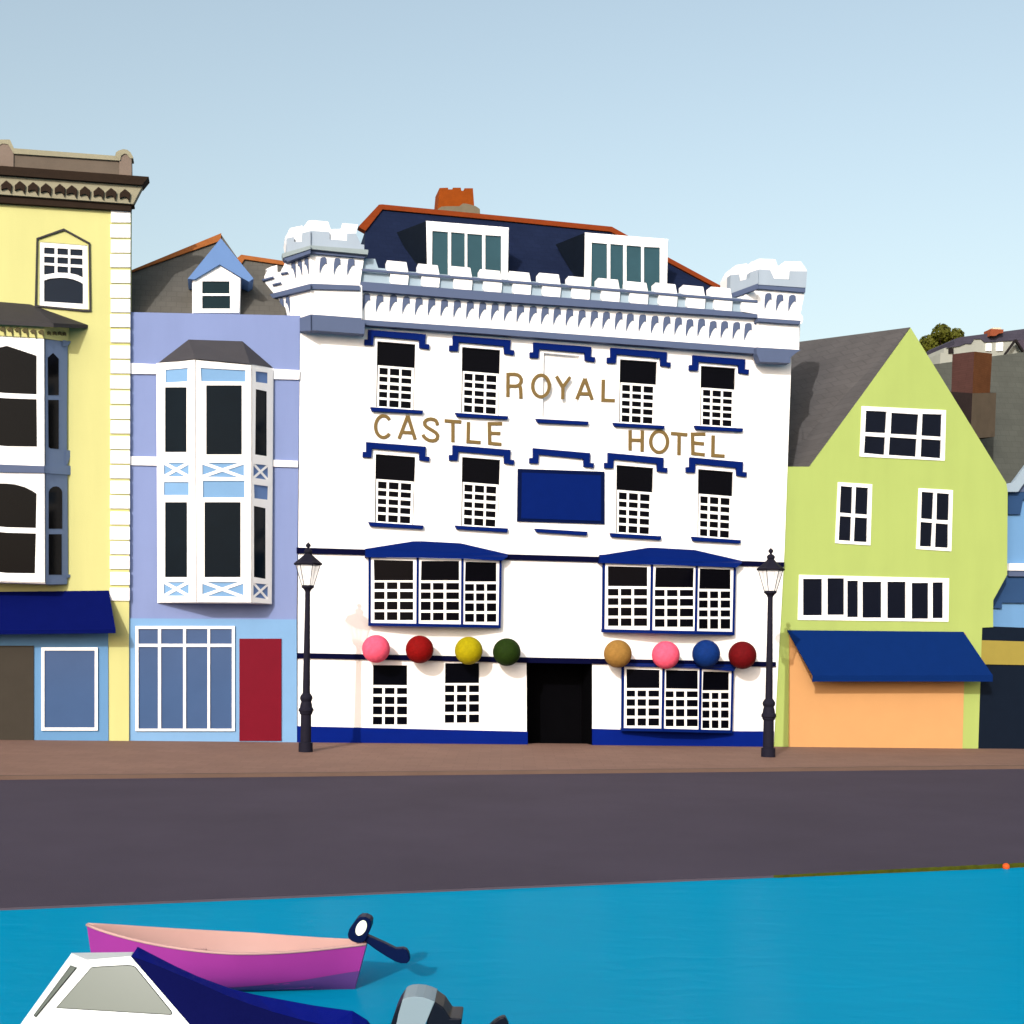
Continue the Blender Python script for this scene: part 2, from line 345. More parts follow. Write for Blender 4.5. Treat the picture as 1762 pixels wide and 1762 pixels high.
sky.air_density = 1.5; sky.dust_density = 4.0; sky.ozone_density = 1.2
hs = nt.nodes.new('ShaderNodeHueSaturation'); hs.inputs['Hue'].default_value = .488; hs.inputs['Saturation'].default_value = .74; hs.inputs['Value'].default_value = .935
nt.links.new(sky.outputs[0], hs.inputs['Color']); nt.links.new(hs.outputs[0], bg.inputs[0]); bg.inputs[1].default_value = .15
SC.view_settings.view_transform = 'Standard'; SC.view_settings.look = 'None'; SC.view_settings.exposure = .58; SC.view_settings.gamma = 1

# ------------------------------------------------------------------ ground, road, water
def y_base(px): return 1272 + (1289 - 1272) * px / 1762
def y_kerb(px): return 1342 - 19 * px / 1762
def y_quay(px): return 1562 - 74 * px / 1762
def g_base(px):
    p = onp(px, y_base(px)); p.z = min(1.0, max(0.0, p.z)); return p
def g_kerb(px): return atlevel(px, y_kerb(px), .5 * g_base(px).z)
def g_quay(px): return atlevel(px, y_quay(px), 0.0)
def g_at(px, py):
    """point of the pavement seen at a pixel"""
    a, b = g_base(px), g_kerb(px); lo, hi = 0.0, 1.0
    for _ in range(40):
        m = (lo + hi) / 2; q = a.lerp(b, m); y = HY - (q.z - H) / q.y * FPX
        if y < py: lo = m
        else: hi = m
    return a.lerp(b, lo)
cols = list(range(-3600, 4401, 100))
KH = .09
mb = MB(); mb.grid([[g_kerb(c).lerp(g_quay(c), t / 8) for c in cols] for t in range(9)])
tag(mb.build('road', ROAD, norm=False), kind='structure')
mb = MB()
rows = []
for t in range(9):
    rows.append([((g_kerb(c) + Vector((0, .16, KH))).lerp(g_base(c) + Vector((0, .0, .0)), t / 8)) for c in cols])
rows.append([g_base(c) - N * .6 for c in cols])
mb.grid(rows); tag(mb.build('pavement', PAVE, norm=False), kind='structure')
mb = MB(); mb.grid([[g_kerb(c) + Vector((0, -.01, -.05)) for c in cols], [g_kerb(c) + Vector((0, 0, KH)) for c in cols], [g_kerb(c) + Vector((0, .165, KH + .003)) for c in cols]])
tag(mb.build('kerb', KERB, norm=False), kind='structure')
WZ = -.035
mb = MB(); mb.grid([[g_quay(c) + Vector((0, 0, -.002)) for c in cols], [g_quay(c) + Vector((0, .0, -1.5)) for c in cols]])
tag(mb.build('quay_wall', QUAYMAT, norm=False), 'low dark stone quay edge between road and blue water', 'quay wall', kind='structure')
mb = MB()
q = [g_quay(c) + Vector((0, .02, WZ)) for c in cols]
mb.grid([[Vector((p.x * 3, -120, WZ)) for p in q], [Vector((p.x * 1.5, -5, WZ)) for p in q], q])
tag(mb.build('water', water_mat(), norm=False), kind='structure')
mb = MB(); mb.grid([[Vector((x, 42 + x * .22 + 2.0, -.25)) for x in (-600, 600)], [Vector((x, 900, -.25)) for x in (-600, 600)]])
tag(mb.build('ground', EARTH, norm=False), kind='structure')
# wooded hill behind the far houses
def hill_z(x, y):
    h = 21.0 * max(0, min(1, (x - 4) / 24.0)) ** 1.2
    t = max(0, min(1, (y - 62) / 34.0)); t = t * t * (3 - 2 * t)
    return -.3 + h * t + .25 * sin(x * .35 + y * .2)
mb = MB(); mb.grid([[Vector((x, y, hill_z(x, y))) for x in range(0, 121, 4)] for y in range(58, 141, 4)])
tag(mb.build('hill', HILLMAT, norm=False, smooth=True), kind='structure')

# ------------------------------------------------------------------ yellow town house
S = Site('town_house', 'tall yellow town house with white corner stones and bracketed dark cornice', 'house', 100, y_base(100))
r1 = R(0, 220, 4.1935); r2 = R(0, 560, 3.5231); r3 = R(0, 980, 3.2630)
winpoly = r1((287, 822), (630, 848), (637, 1308), (283, 1288))
top_hole = winpoly
front_d = .12
S.part('wall', YELLOW, [(-420, 318), (225, 357), (222, 1092), (222, 1277), (-420, 1274)], front_d, .45, holes=[top_hole])
mb = MB(); S.prism(mb, [(-420, 330), (170, 362), (170, 1270), (-420, 1270)], -.35, 7.5, skew=0)
mb.build('rear_wall', YELLOW, S.root)
tops = [360, 386, 412, 437, 464, 489.5, 514.5, 540, 566.5, 594.3, 619.8, 646, 672, 698, 723.2, 750, 775, 800.4, 827, 852.4, 880, 906, 931, 956.5, 984, 1011]
for i, t in enumerate(tops):
    xr = 224.6 - 1.6 * (t - 360) / 650; xl = 190.8 - (0.9 if i % 2 else 0) - 1.2 * (t - 360) / 650
    S.part('quoin', WHITE, [(xl, t), (xr, t + .4), (xr, t + 22.7), (xl, t + 22.4)], front_d, .16, .05, bevel=.01)
S.part('cornice', BROWN, [(-420, 309), (0, 334), (228, 350.5), (231, 351), (231, 354), (226, 354.5), (225, 362.7), (0, 348.4), (-420, 323)], front_d, .3, .14)
S.part('frieze', CREAM, [(-420, 273), (0, 299), (246, 318), (229, 350.8), (0, 334.2), (-420, 309)], front_d, .3, .22)
S.part('cornice', BROWN, [(-420, 258), (0, 285), (256, 304), (244.6, 318), (0, 300), (-420, 274)], front_d, .5, .34)
bx = [10.7, 34.1, 56.8, 78.8, 102.9, 123.4, 146, 169.7, 191, 214.8]; by = [310.2, 311.2, 313, 315, 316.2, 318.3, 320.2, 321.4, 323.1, 325]
for x, y in list(zip(bx, by)) + [(10.7 - 23 * i, 310.2 - 1.5 * i) for i in range(1, 4)]:
    q = [(-8.8, 7.5), (0, 0), (9.2, 7.2), (8.6, 14), (7, 21.5), (4.2, 15.5), (1, 13.3), (-3.5, 13.8), (-8.8, 16)]
    S.part('bracket', BROWN, [(x + a, y + b) for a, b in q], front_d, .1, .29)
S.part('parapet', TAUPE, [(23, 262), (207, 275), (206, 301), (23, 288)], front_d, .3, .1)
S.part('parapet', TAUPE, [(-300, 241), (-4, 261), (-4, 287), (-300, 268)], front_d, .3, .1)
S.part('coping', CREAM, [(24, 255), (198, 268), (207, 276.3), (24, 264.2)], front_d, .4, .16)
S.part('coping', CREAM, [(-300, 234), (-6, 254.5), (-6, 263), (-300, 243)], front_d, .4, .16)
S.part('post', PINKST, [(-6, 286), (-5, 256), (-1, 250), (4, 247), (14, 248.5), (18, 255), (23.3, 264), (23.3, 288)], front_d, .4, .14)
S.part('post', PINKST, [(205, 301), (205.5, 275), (208.5, 268), (214, 264.4), (218.5, 265.5), (222.5, 271), (226.2, 272.5), (226.6, 303)], front_d, .4, .14)
S.part('cap', CREAM, [(-8, 256), (-4, 243), (0, 240), (17, 240), (24.5, 256), (23.3, 264.2), (18, 254.8), (14, 248.3), (4, 246.8), (-1, 250), (-5, 256)], front_d, .42, .16)
S.part('cap', CREAM, [(198, 268.2), (199.5, 262), (204, 259), (212, 256.5), (219, 257.6), (224.5, 262), (229, 270), (228.8, 272.5), (225, 272.6), (222.5, 271), (218.5, 265.3), (214, 264.2), (208.5, 268), (206.5, 276.2)], front_d, .42, .17)
# attic window and its hood line
ho = r1((262, 795), (460, 725), (650, 828), (657, 1325), (605, 1325), (250, 1290)); hi = r1((273, 803), (460, 740), (638, 836), (645, 1310), (600, 1310), (263, 1278))
S.part('window_hood', GREYLEAD, ho, front_d, .06, .05, holes=[hi])
cl = [(318, 394), (414, 491), (507, 596)]; rw = [(862, 908), (927, 973)]
pn = []
for i, (a, b) in enumerate(cl):
    for (c, d) in rw: pn.append(r1((a, c + 6 * i), (b, c + 6 * i + 4), (b, d + 6 * i + 4), (a, d + 6 * i)))
pn.append(r1((318, 990), (394, 994), (394, 1048), (318, 1060))); pn.append(r1((414, 998), (491, 1003), (491, 1048), (414, 1044)))
pn.append(r1((507, 1004), (596, 1010), (598, 1080), (555, 1060), (507, 1050)))
pn.append(r1((318, 1100), (360, 1087), (435, 1080), (480, 1083), (530, 1093), (575, 1110), (599, 1124), (599, 1270), (318, 1253)))
S.window(winpoly, pn, WPAINT, mat('attic_glass', '192433', .75, .12, .1, 1, spec=.08), front_d, back=.02, glass=.06)
# two-storey bay, its middle near x=12, most of it beyond the picture
BD = .85
pl_f = FP(BD)
pl_r = plane3(onp(76, 600, BD), onp(76, 900, BD), onp(118, 750, .14))
pl_l = plane3(onp(-52, 600, BD), onp(-52, 900, BD), onp(-94, 750, .14))
g1 = r2((0, 125), (50, 122), (222, 183), (222, 418), (0, 412)); g2 = r2((0, 440), (222, 447), (225, 735), (0, 730))
g3 = r2((0, 960), (45, 958), (90, 963), (150, 980), (195, 1002), (222, 1020), (218, 1228), (0, 1222)); g4 = r2((0, 1254), (218, 1261), (212, 1503), (0, 1498))
def mirror(q):
    q = [(x, y) for x, y in q if x > 11]; m = [(24 - x, y - .12 * (x - 12)) for x, y in reversed(q)]; return q + m
bay = S.part('bay_window', WHITE, [(-52, 574), (76, 580), (77.6, 1004), (-52, 1000)], pl_f, .7, holes=[])
for hp in (g1, g2, g3, g4): pass
ws = [mirror([(12, 595)] + g1[2:4] + [(12, 676.5)]), mirror([(12, 685.3)] + g2[1:3] + [(12, 768)]), mirror([(12, 832)] + g3[2:7] + [(12, 907.3)]), mirror([(12, 916.5)] + g4[1:3] + [(12, 986)])]
S.part('bay_casement', WPAINT, [(-51, 579), (75.6, 583), (76.6, 1002), (-51, 998)], pl_f, .035, .04, holes=ws, parent=bay)
S.part('pane', GLASSBRN, [(-48, 586), (72, 590), (73, 998), (-48, 994)], pl_f, .015, .018, parent=bay)
sd = S.part('bay_side', BAYSHADE, r2((275, 85), (410, 93), (405, 490), (405, 790), (408, 905), (412, 1510), (405, 1568), (277, 1570)), pl_r, .5, .0)
S.part('bay_side', BAYSHADE, [(-52, 576), (-94, 580), (-94, 1003), (-52, 1000)], pl_l, .5, .0)
for q in (r2((290, 195), (322, 166), (356, 202), (356, 422), (292, 422)), r2((292, 451), (356, 451), (356, 749), (305, 745), (295, 738)),
          r2((296, 1010), (305, 990), (322, 978), (340, 975), (358, 980), (372, 995), (377, 1010), (377, 1232), (296, 1232)), r2((296, 1265), (374, 1265), (374, 1511), (296, 1511))):
    S.part('pane', GLASSBRN, q, pl_r, .02, .008, parent=sd)
S.part('bay_moulding', SLATEBLUE, r2((-180, 836), (0, 842), (268, 852), (268, 894), (0, 890), (-180, 884)), pl_f, .1, .09, parent=bay)
S.part('bay_moulding', BAYSHADE, r2((268, 850), (405, 847), (500, 870), (447, 906), (268, 896)), pl_r, .1, .03)
S.part('bay_moulding', BAYSHADE, r2((398, 757), (431, 758), (430, 785), (407, 845), (398, 845)), pl_r, .06, .02)
S.part('bay_moulding', BAYSHADE, r2((380, 88), (433, 96), (408, 124), (380, 124)), pl_r, .06, .03)
S.part('bay_moulding', BAYSHADE, r2((400, 1508), (426, 1510), (426, 1526), (400, 1530)), pl_r, .06, .03)
S.part('bay_frieze', YELLOW, [(-53, 549), (76.5, 558), (76.5, 582), (-53, 574)], pl_f, .6, .05)
S.part('bay_frieze', YELLOW, [(76.5, 558), (118, 561), (118, 588), (76.5, 582)], pl_r, .4, .03)
for x, y in zip([3.6, 16.7, 29.8, 43, 56.8, 70.4, -9.5, -22.6, -35.7], [561.8, 562.5, 563.3, 564.6, 566, 567, 561, 560, 559]):
    S.part('bay_bracket', mat('olive_bracket', '6a6344', .5), [(x + a, y + b) for a, b in [(-5.5, 4), (0, 0), (4, 1), (5, 7), (4.8, 16.5), (3, 11), (0, 6.5), (-3, 7)]], pl_f, .06, .1)
for x, y in zip([84, 94, 102.6, 110.5], [569.6, 569.8, 570, 571]):
    S.part('bay_bracket', MATS['olive_bracket'], [(x - 3.2, y + 1.5), (x, y), (x + 3.2, y + 1.2), (x + 3.4, y + 7), (x + 1.5, y + 5.4), (x - 1, y + 5.2), (x - 2.6, y + 6.5)], pl_r, .05, .06)
mb = MB()
P = lambda x, y, d: S.loc(onp(x, y, d))
e = [P(-130, 546, .14), P(-62, 549, BD + .2), P(92, 556, BD + .2), P(151, 559, .14)]; eb = [P(-130, 552, .14), P(-62, 555, BD + .2), P(92, 563, BD + .2), P(151, 565, .14)]
t = [P(-40, 516, .13), P(52, 523.6, .13)]
for f in ([t[0], e[0], e[1]], [t[0], e[1], e[2], t[1]], [t[1], e[2], e[3]], [e[0], eb[0], eb[1], e[1]], [e[1], eb[1], eb[2], e[2]], [e[2], eb[2], eb[3], e[3]], [eb[0], eb[3], eb[2], eb[1]]): mb.face(f)
mb.build('bay_roof', GREYLEAD, S.root)
# shop at street level
S.part('shopfront', SHOPBLUE, [(-330, 1093), (0, 1091), (186, 1086), (186.5, 1276), (-330, 1276)], front_d, .12, .03)
S.part('door', DOORBROWN, [(-38, 1111), (58, 1111), (58, 1275.5), (-38, 1275.5)], front_d, .06, .06)
S.window([(71, 1114), (168, 1114), (168, 1257), (71, 1257)], [[(76.3, 1119.3), (163, 1119.3), (163, 1252), (76.3, 1252)]], WPAINT, GLASSSHOP, front_d, back=-.09, glass=-.06, thick=.045, name='shop_window')
mb = MB()
aw = [P(-330, 1022, front_d + .03), P(187, 1016, front_d + .03), P(199, 1083, front_d + .7), P(199, 1089.5, front_d + .7), P(-330, 1095, front_d + .7), P(-330, 1088, front_d + .7)]
th = Vector((0, .035, -.02))
mb.solid([aw[0], aw[1], aw[2], aw[5]], [p + th for p in (aw[0], aw[1], aw[2], aw[5])]); mb.solid([aw[5], aw[2], aw[3], aw[4]], [p + Vector((0, .03, 0)) for p in (aw[5], aw[2], aw[3], aw[4])])
mb.build('awning', NAVYCANVAS, S.root)

# ------------------------------------------------------------------ lavender house
S = Site('terraced_house', 'lavender terraced house with white two-storey bay and red street door', 'house', 366, y_base(366))
P = lambda x, y, d: S.loc(onp(x, y, d))
r4 = R(210, 380, 5.3394); r5 = R(220, 560, 3.3872)
LD = .02
S.part('wall', LAV, [(221, 537), (516.5, 543), (510.5, 1066), (221, 1066)], LD, .4)
S.part('rear_wall', LAV, [(230, 541), (505, 546), (500, 1270), (230, 1270)], -.4, 7.0)
S.part('string_course', WHITE, [(222, 624.5), (275, 627), (468, 634.5), (516, 637), (515, 653), (468, 652), (275, 643.5), (222, 643)], LD, .1, .06)
S.part('string_course', WHITE, [(222, 785), (270, 786), (468, 791), (512.6, 793), (512.6, 804), (468, 802.5), (270, 801), (222, 800)], LD, .1, .06)
# roof
def rd(x, y): return -.4 - (541 - y) * .020
q = r4((75, 470), (905, 118), (1060, 340), (1092, 318), (1512, 372), (1500, 870), (75, 860))
S.part('roof', ROOFGREY, q, [rd(*p) for p in q], 4.0)
q = r4((72, 458), (912, 112), (908, 160), (880, 190), (300, 395), (75, 474)); S.part('ridge_tiles', RIDGE, q, [rd(*p) + .12 for p in q], .3)
q = r4((1055, 342), (1095, 310), (1515, 372), (1508, 409), (1470, 403), (1125, 352), (1098, 392)); S.part('ridge_tiles', RIDGE, q, [rd(*p) + .12 for p in q], .3)
dq = r4((645, 852), (645, 530), (897, 395), (1095, 520), (1084, 852))
dh = [r4((737, 555), (987, 555), (987, 667), (737, 667)), r4((737, 688), (993, 688), (993, 806), (737, 806))]
dm = S.part('dormer', WPAINT, dq, -.25, 2.6)
S.part('dormer_casement', WPAINT, grow(dq, -1.5), -.25, .05, .052, holes=dh, parent=dm)
S.part('pane', GLASSGRN, r4((725, 545), (1000, 545), (1000, 815), (725, 815)), -.25, .01, .012, parent=dm)
S.part('dormer_roof', DORMBLUE, r4((907, 160), (1208, 530), (1165, 560), (1095, 518), (897, 400), (665, 538), (603, 532)), -.25, 2.4, .14, parent=dm)
# bay
BD2 = .75
cor = [((269, 625), (271, 1037.7), LD + .02), ((336, 617), (338, 1037), BD2), ((433, 626), (433, 1037.5), BD2), ((471, 634), (468, 1040), LD + .02)]
mb = MB()
ft = [P(*a, d) for a, b, d in cor]; fb = [P(*b, d) for a, b, d in cor]
bt = [P(a[0], a[1], LD - .1) for a, b, d in cor]; bb = [P(b[0], b[1], LD - .1) for a, b, d in cor]
for i in range(3): mb.face([ft[i], ft[i + 1], fb[i + 1], fb[i]])
mb.face(ft[::-1]); mb.face(fb)
bay = mb.build('bay_window', WPAINT, S.root)
facets = [plane3(onp(*cor[i][0], cor[i][2]), onp(*cor[i][1], cor[i][2]), onp(*cor[i + 1][0], cor[i + 1][2])) for i in range(3)]
spec = [
 [('b', [(220, 258), (349, 247), (346, 326), (220, 334)]), ('g', rect(217, 342, 360, 738)), ('x', rect(210, 355, 800, 881)), ('b', rect(210, 355, 912, 989)), ('g', rect(217, 345, 1030, 1467)), ('x', rect(210, 355, 1495, 1576))],
 [('b', [(424, 247), (687, 261), (684, 328), (428, 325)]), ('g', rect(457, 664, 349, 752)), ('x', [(434, 800), (677, 800), (677, 887), (434, 881)]), ('b', rect(437, 680, 905, 1003)), ('g', rect(447, 657, 1030, 1467)), ('x', [(434, 1495), (673, 1495), (673, 1582), (434, 1577)])],
 [('b', [(746, 267), (813, 274), (813, 338), (746, 329)]), ('g', [(746, 370), (809, 384), (809, 762), (742, 752)]), ('x', [(732, 806), (816, 815), (816, 900), (732, 888)]), ('b', [(735, 926), (816, 937), (813, 1016), (738, 1007)]), ('g', [(735, 1051), (802, 1065), (802, 1477), (735, 1466)]), ('x', [(732, 1501), (816, 1510), (814, 1595), (732, 1583)])]]
for i, fs in enumerate(spec):
    a, b = cor[i], cor[i + 1]
    outer = [(a[0][0] + .8, a[0][1] + 2), (b[0][0] - .8, b[0][1] + 2), (b[1][0] - .8, b[1][1] - 1), (a[1][0] + .8, a[1][1] - 1)]
    S.part('bay_frame', WPAINT, outer, facets[i], .03, .045, holes=[r5(*q) for k, q in fs], parent=bay)
    for k, q in fs:
        q = r5(*q)
        if k == 'g': S.part('pane', GLASSGREY, grow(q, 1.2), facets[i], .008, .012, parent=bay)
        else:
            S.part('panel', PANELSHADE if i == 2 else PANELBLUE, grow(q, 1.2), facets[i], .008, .012, parent=bay)
            if k == 'x':
                wd = 2.6 if i < 2 else 2.0
                mb = MB()
                for n, (p0, p1) in enumerate(((q[0], q[2]), (q[1], q[3]))):
                    dx, dy = p1[0] - p0[0], p1[1] - p0[1]; l = math.hypot(dx, dy); ox, oy = -dy / l * wd, dx / l * wd
                    S.prism(mb, [(p0[0] + ox, p0[1] + oy), (p1[0] + ox, p1[1] + oy), (p1[0] - ox, p1[1] - oy), (p0[0] - ox, p0[1] - oy)], facets[i], .015, .03 + .005 * n)
                mb.build('cross_lattice', WPAINT, bay)
mb = MB()
E = [P(*r5((176, 219))[0], LD + .05), P(*r5((393, 194))[0], BD2 + .1), P(*r5((712, 224))[0], BD2 + .1), P(*r5((846, 246))[0], LD + .05)]
T = [P(*r5((354, 82))[0], LD + .02), P(*r5((668, 92))[0], LD + .02)]
mb.face([T[0], E[0], E[1]]); mb.face([T[0], E[1], E[2], T[1]]); mb.face([T[1], E[2], E[3]]); mb.face([E[0], E[3], E[2], E[1]])
mb.build('bay_roof', BAYROOF, bay)
# shop
S.part('shopfront', SHOPBLUE2, [(222, 1064), (510.5, 1066), (511, 1280), (222, 1277)], LD, .12, .04)
fr = r3((760, 317), (1318, 317), (1318, 907), (760, 907)); pn = []
for a, b in ((777, 887), (904, 1028), (1044, 1165), (1179, 1302)):
    pn += [r3((a, 333), (b, 333), (b, 417), (a, 417)), r3((a, 434), (b, 434), (b, 894), (a, 894))]
S.window(fr, pn, WPAINT, GLASSSHOP, LD, back=-.1, glass=-.06, thick=.045, name='shop_window')
S.part('door', DOORRED, r3((1344, 388), (1580, 388), (1580, 962), (1344, 962)), LD, .06, .075)

# ------------------------------------------------------------------ hotel
S = Site('hotel', 'large white castellated hotel with navy window hoods and gold lettering', 'hotel', 920, y_base(920))
P = lambda x, y, d: S.loc(onp(x, y, d))
r6 = R(440, 300, 4.1952); r7 = R(840, 300, 3.1464); r8 = R(600, 550, 4.405); r9 = R(980, 560, 4.405); r11 = R(600, 920, 4.6368); r12 = R(1000, 920, 4.405)
wins = [r8((217, 163), (507, 186), (495, 683), (208, 662)), r8((860, 207), (1150, 230), (1138, 727), (853, 705)), r9((383, 256), (665, 275), (652, 755), (375, 735)), r9((996, 305), (1260, 323), (1250, 775), (990, 757)),
        r8((205, 1018), (507, 1041), (490, 1555), (198, 1535)), r8((860, 1040), (1150, 1063), (1135, 1580), (853, 1560)), r9((357, 1057), (638, 1080), (625, 1592), (352, 1573)), r9((975, 1088), (1243, 1110), (1231, 1620), (970, 1600))]
gw = [r11((195, 1040), (468, 1043), (468, 1516), (192, 1516)), r11((770, 1025), (1043, 1025), (1043, 1500), (766, 1502))]
doorway = [(906, 1136), (1019, 1140), (1019, 1292), (906.5, 1292)]
blind = [(935.5, 607), (997, 612.5), (995, 722), (933.2, 719)]
S.part('wall', WHITE, [(516.5, 548), (1362, 612), (1350, 946), (1331, 1292), (1019, 1292), (1019, 1140), (906, 1136), (906.5, 1292), (510.5, 1290)], 0.0, .45, holes=wins + gw + [blind])
S.part('rear_wall', WHITE, [(520, 520), (1300, 580), (1290, 1280), (520, 1275)], -2.2, 8)
S.part('recessed_panel', WHITE, grow(blind, 3), -.13, .05, label='blind window filled with white render')
S.part('porch_interior', BLACK, grow(doorway, 6), -1.2, .05)
mb = MB()
q = grow(doorway, -.4)
f = S.pts(q, .004); b = [p + Vector((0, 1.5, 0)) for p in f]
for i in range(4): mb.face([f[i], f[(i + 1) % 4], b[(i + 1) % 4], b[i]])
mb.build('porch_lining', BLACK, S.root)
US = [(.07, .29), (.345, .595), (.65, .915)]; VS = [(.398, .5), (.531, .61), (.65, .73), (.762, .848), (.882, .985)]
for q in wins:
    S.window(cell(q, .025, .975, .365, 1), [cell(q, a, b, c, d) for a, b in US for c, d in VS], WPAINT, GLASSNVY, 0.0, back=.05, glass=.09, thick=.03, glass_area=grow(q, 4))
for q, us, vs in ((gw[0], [(0, .275), (.345, .63), (.7, 1)], [(.38, .485), (.53, .655), (.693, .828), (.866, 1)]), (gw[1], [(0, .275), (.345, .63), (.7, 1)], [(.372, .488), (.528, .65), (.687, .818), (.862, 1)])):
    us = [(max(a, .002), min(b, .998)) for a, b in us]; vs = [(a, min(b, .998)) for a, b in vs]
    S.window(cell(q, -.06, 1.06, .335, 1.03), [cell(q, a, b, c, d) for a, b in us for c, d in vs], WPAINT, GLASSNVY, 0.0, back=.04, glass=.08, thick=.03, glass_area=grow(q, 4))
hoods = [((633.1, 567), (732.8, 575)), ((779.3, 577.2), (878.8, 585.2)), ((918, 589), (1017.9, 597)), ((1051, 598.1), (1148, 606)), ((1192.3, 611), (1282.6, 618.3)),
         ((630.2, 760.4), (732.8, 768.4)), ((778.9, 765.7), (878.8, 774)), ((917.4, 770.9), (1015.9, 779.5)), ((1046.3, 779), (1142.3, 787.7)), ((1187, 786.6), (1279, 795))]
for (l, t), (r_, s_) in hoods:
    S.part('window_hood', NAVYTRIM, [(l - 6, t + 17), (l, t + 17), (l, t), (r_, s_), (r_ - 1, s_ + 17), (r_ + 6.5, s_ + 17.5), (r_ + 5.5, s_ + 25.5), (r_ - 11, s_ + 23), (r_ - 11.5, s_ + 10), (l + 10, t + 11), (l + 9, t + 26.5), (l - 6, t + 26)], 0.0, .12, .1)
sills = [r8((165, 662), (565, 688), (560, 712), (178, 693)), r8((808, 705), (1210, 732), (1205, 755), (825, 735)), [(922.4, 720.3), (1013, 725.3), (1012, 730.9), (926, 727)], r9((332, 737), (722, 760), (718, 783), (345, 763)), r9((950, 758), (1317, 780), (1312, 805), (962, 787)),
         r8((150, 1533), (568, 1560), (562, 1587), (165, 1565)), r8((808, 1560), (1208, 1582), (1203, 1612), (820, 1587)), [(920.5, 909.4), (1011, 914.8), (1010, 921.4), (924, 915.5)], r9((310, 1573), (697, 1597), (692, 1625), (320, 1602)), r9((928, 1600), (1300, 1627), (1295, 1652), (940, 1632))]
for q in sills: S.part('sill', NAVYTRIM, q, 0.0, .16, .13)
sg = S.part('sign_board', SIGNEDGE, [(891.3, 806.5), (1040.2, 811.5), (1040.2, 901.7), (890, 897)], 0.0, .06, .06, label='blank navy sign board with darker edge')
S.part('sign_face', NAVYTRIM, [(898, 813), (1034.5, 818), (1034.5, 896.5), (897, 892)], 0.0, .02, .08, parent=sg)
S.part('string_course', NAVYDARK, [(510.5, 942), (632, 945.5), (872, 953.5), (1033, 958), (1275, 965), (1350, 967.5), (1349, 975.5), (1033, 967.5), (872, 963), (632, 955), (510.5, 952)], 0.0, .1, .07)
S.part('string_course', NAVYDARK, [(511, 1123.5), (905, 1131), (1335, 1139), (1335.5, 1147.5), (905, 1140.5), (511, 1132.5)], 0.0, .1, .07)
S.part('plinth', PLINTH, [(510, 1249.5), (908, 1259), (908, 1288), (511, 1284)], 0.0, .1, .05)
S.part('plinth', PLINTH, [(1019.4, 1254), (1145, 1257.5), (1332, 1258.5), (1331, 1292), (1019.4, 1292)], 0.0, .1, .05)
# bow windows
def bow(conv, roofq, roofd, left, mulls, right, bot, sections, top, dd):
    """three-sided bow: navy carcass, white sashes, dark glazing, navy roof"""
    px = [left] + mulls + [right]                 # each ((xt, yt), (xb, yb)) centre of a mullion
    ds = dd
    mb = MB()
    T_ = [P(*conv(a)[0], d) for (a, b), d in zip(px, ds)]; B_ = [P(*conv(b)[0], d) for (a, b), d in zip(px, ds)]
    Tb = [P(*conv(a)[0], -.05) for a, b in px]; Bb = [P(*conv(b)[0], -.05) for a, b in px]
    for i in range(3): mb.face([T_[i], T_[i + 1], B_[i + 1], B_[i]])
    for i in range(3):
        mb.face([T_[i], Tb[i], Tb[i + 1], T_[i + 1]]); mb.face([B_[i], B_[i + 1], Bb[i + 1], Bb[i]])
    mb.face([T_[0], B_[0], Bb[0], Tb[0]]); mb.face([T_[3], Tb[3], Bb[3], B_[3]])
    body = mb.build('bow_window', NAVYTRIM, S.root)
    for i in range(3):
        a, b = px[i], px[i + 1]
        pl = plane3(onp(*conv(a[0])[0], ds[i]), onp(*conv(a[1])[0], ds[i]), onp(*conv(b[0])[0], ds[i + 1]))
        big, cols_, rows_ = sections[i]
        hl = [conv(*big)] + [conv((c0, r0), (c1, r0), (c1, r1_), (c0, r1_)) for c0, c1 in cols_ for r0, r1_ in rows_]
        g = 4; h = bot
        o_ = conv((a[0][0] + g, a[0][1] + 1), (b[0][0] - g, b[0][1] + 1), (b[1][0] - g, b[1][1] - h), (a[1][0] + g, a[1][1] - h))
        sash = S.part('sash', WPAINT, o_, pl, .02, .035, holes=hl, parent=body)
        S.part('pane', GLASSNVY, grow(o_, -1.2), pl, .006, .012, parent=body)
    mw = 9
    for (a, b), d in zip(px, ds):
        S.part('mullion', NAVYTRIM, conv((a[0] - mw, a[1]), (a[0] + mw, a[1]), (b[0] + mw, b[1]), (b[0] - mw, b[1])), d, .06, .06, parent=body)
    bb = [px[0][1], px[1][1], px[2][1], px[3][1]]
    mb = MB()
    f0 = [P(*conv((x + (-9 if i == 0 else 9 if i == 3 else 0), y - h - 1))[0], d + .07) for i, ((x, y), d) in enumerate(zip(bb, ds))]; f1 = [P(*conv((x + (-9 if i == 0 else 9 if i == 3 else 0), y))[0], d + .07) for i, ((x, y), d) in enumerate(zip(bb, ds))]
    for i in range(3): mb.solid([f0[i], f0[i + 1], f1[i + 1], f1[i]], [p + Vector((0, .1, 0)) for p in (f0[i], f0[i + 1], f1[i + 1], f1[i])])
    mb.build('bottom_rail', NAVYTRIM, body)
    rq = conv(*roofq); f = [P(x, y, d) for (x, y), d in zip(rq, roofd)]; mb = MB(); mb.solid(f, [Vector((p.x, .02, p.z)) for p in f])
    mb.build('bow_roof', NAVYTRIM, body)
    return body
DD = [.2, .45, .45, .16]
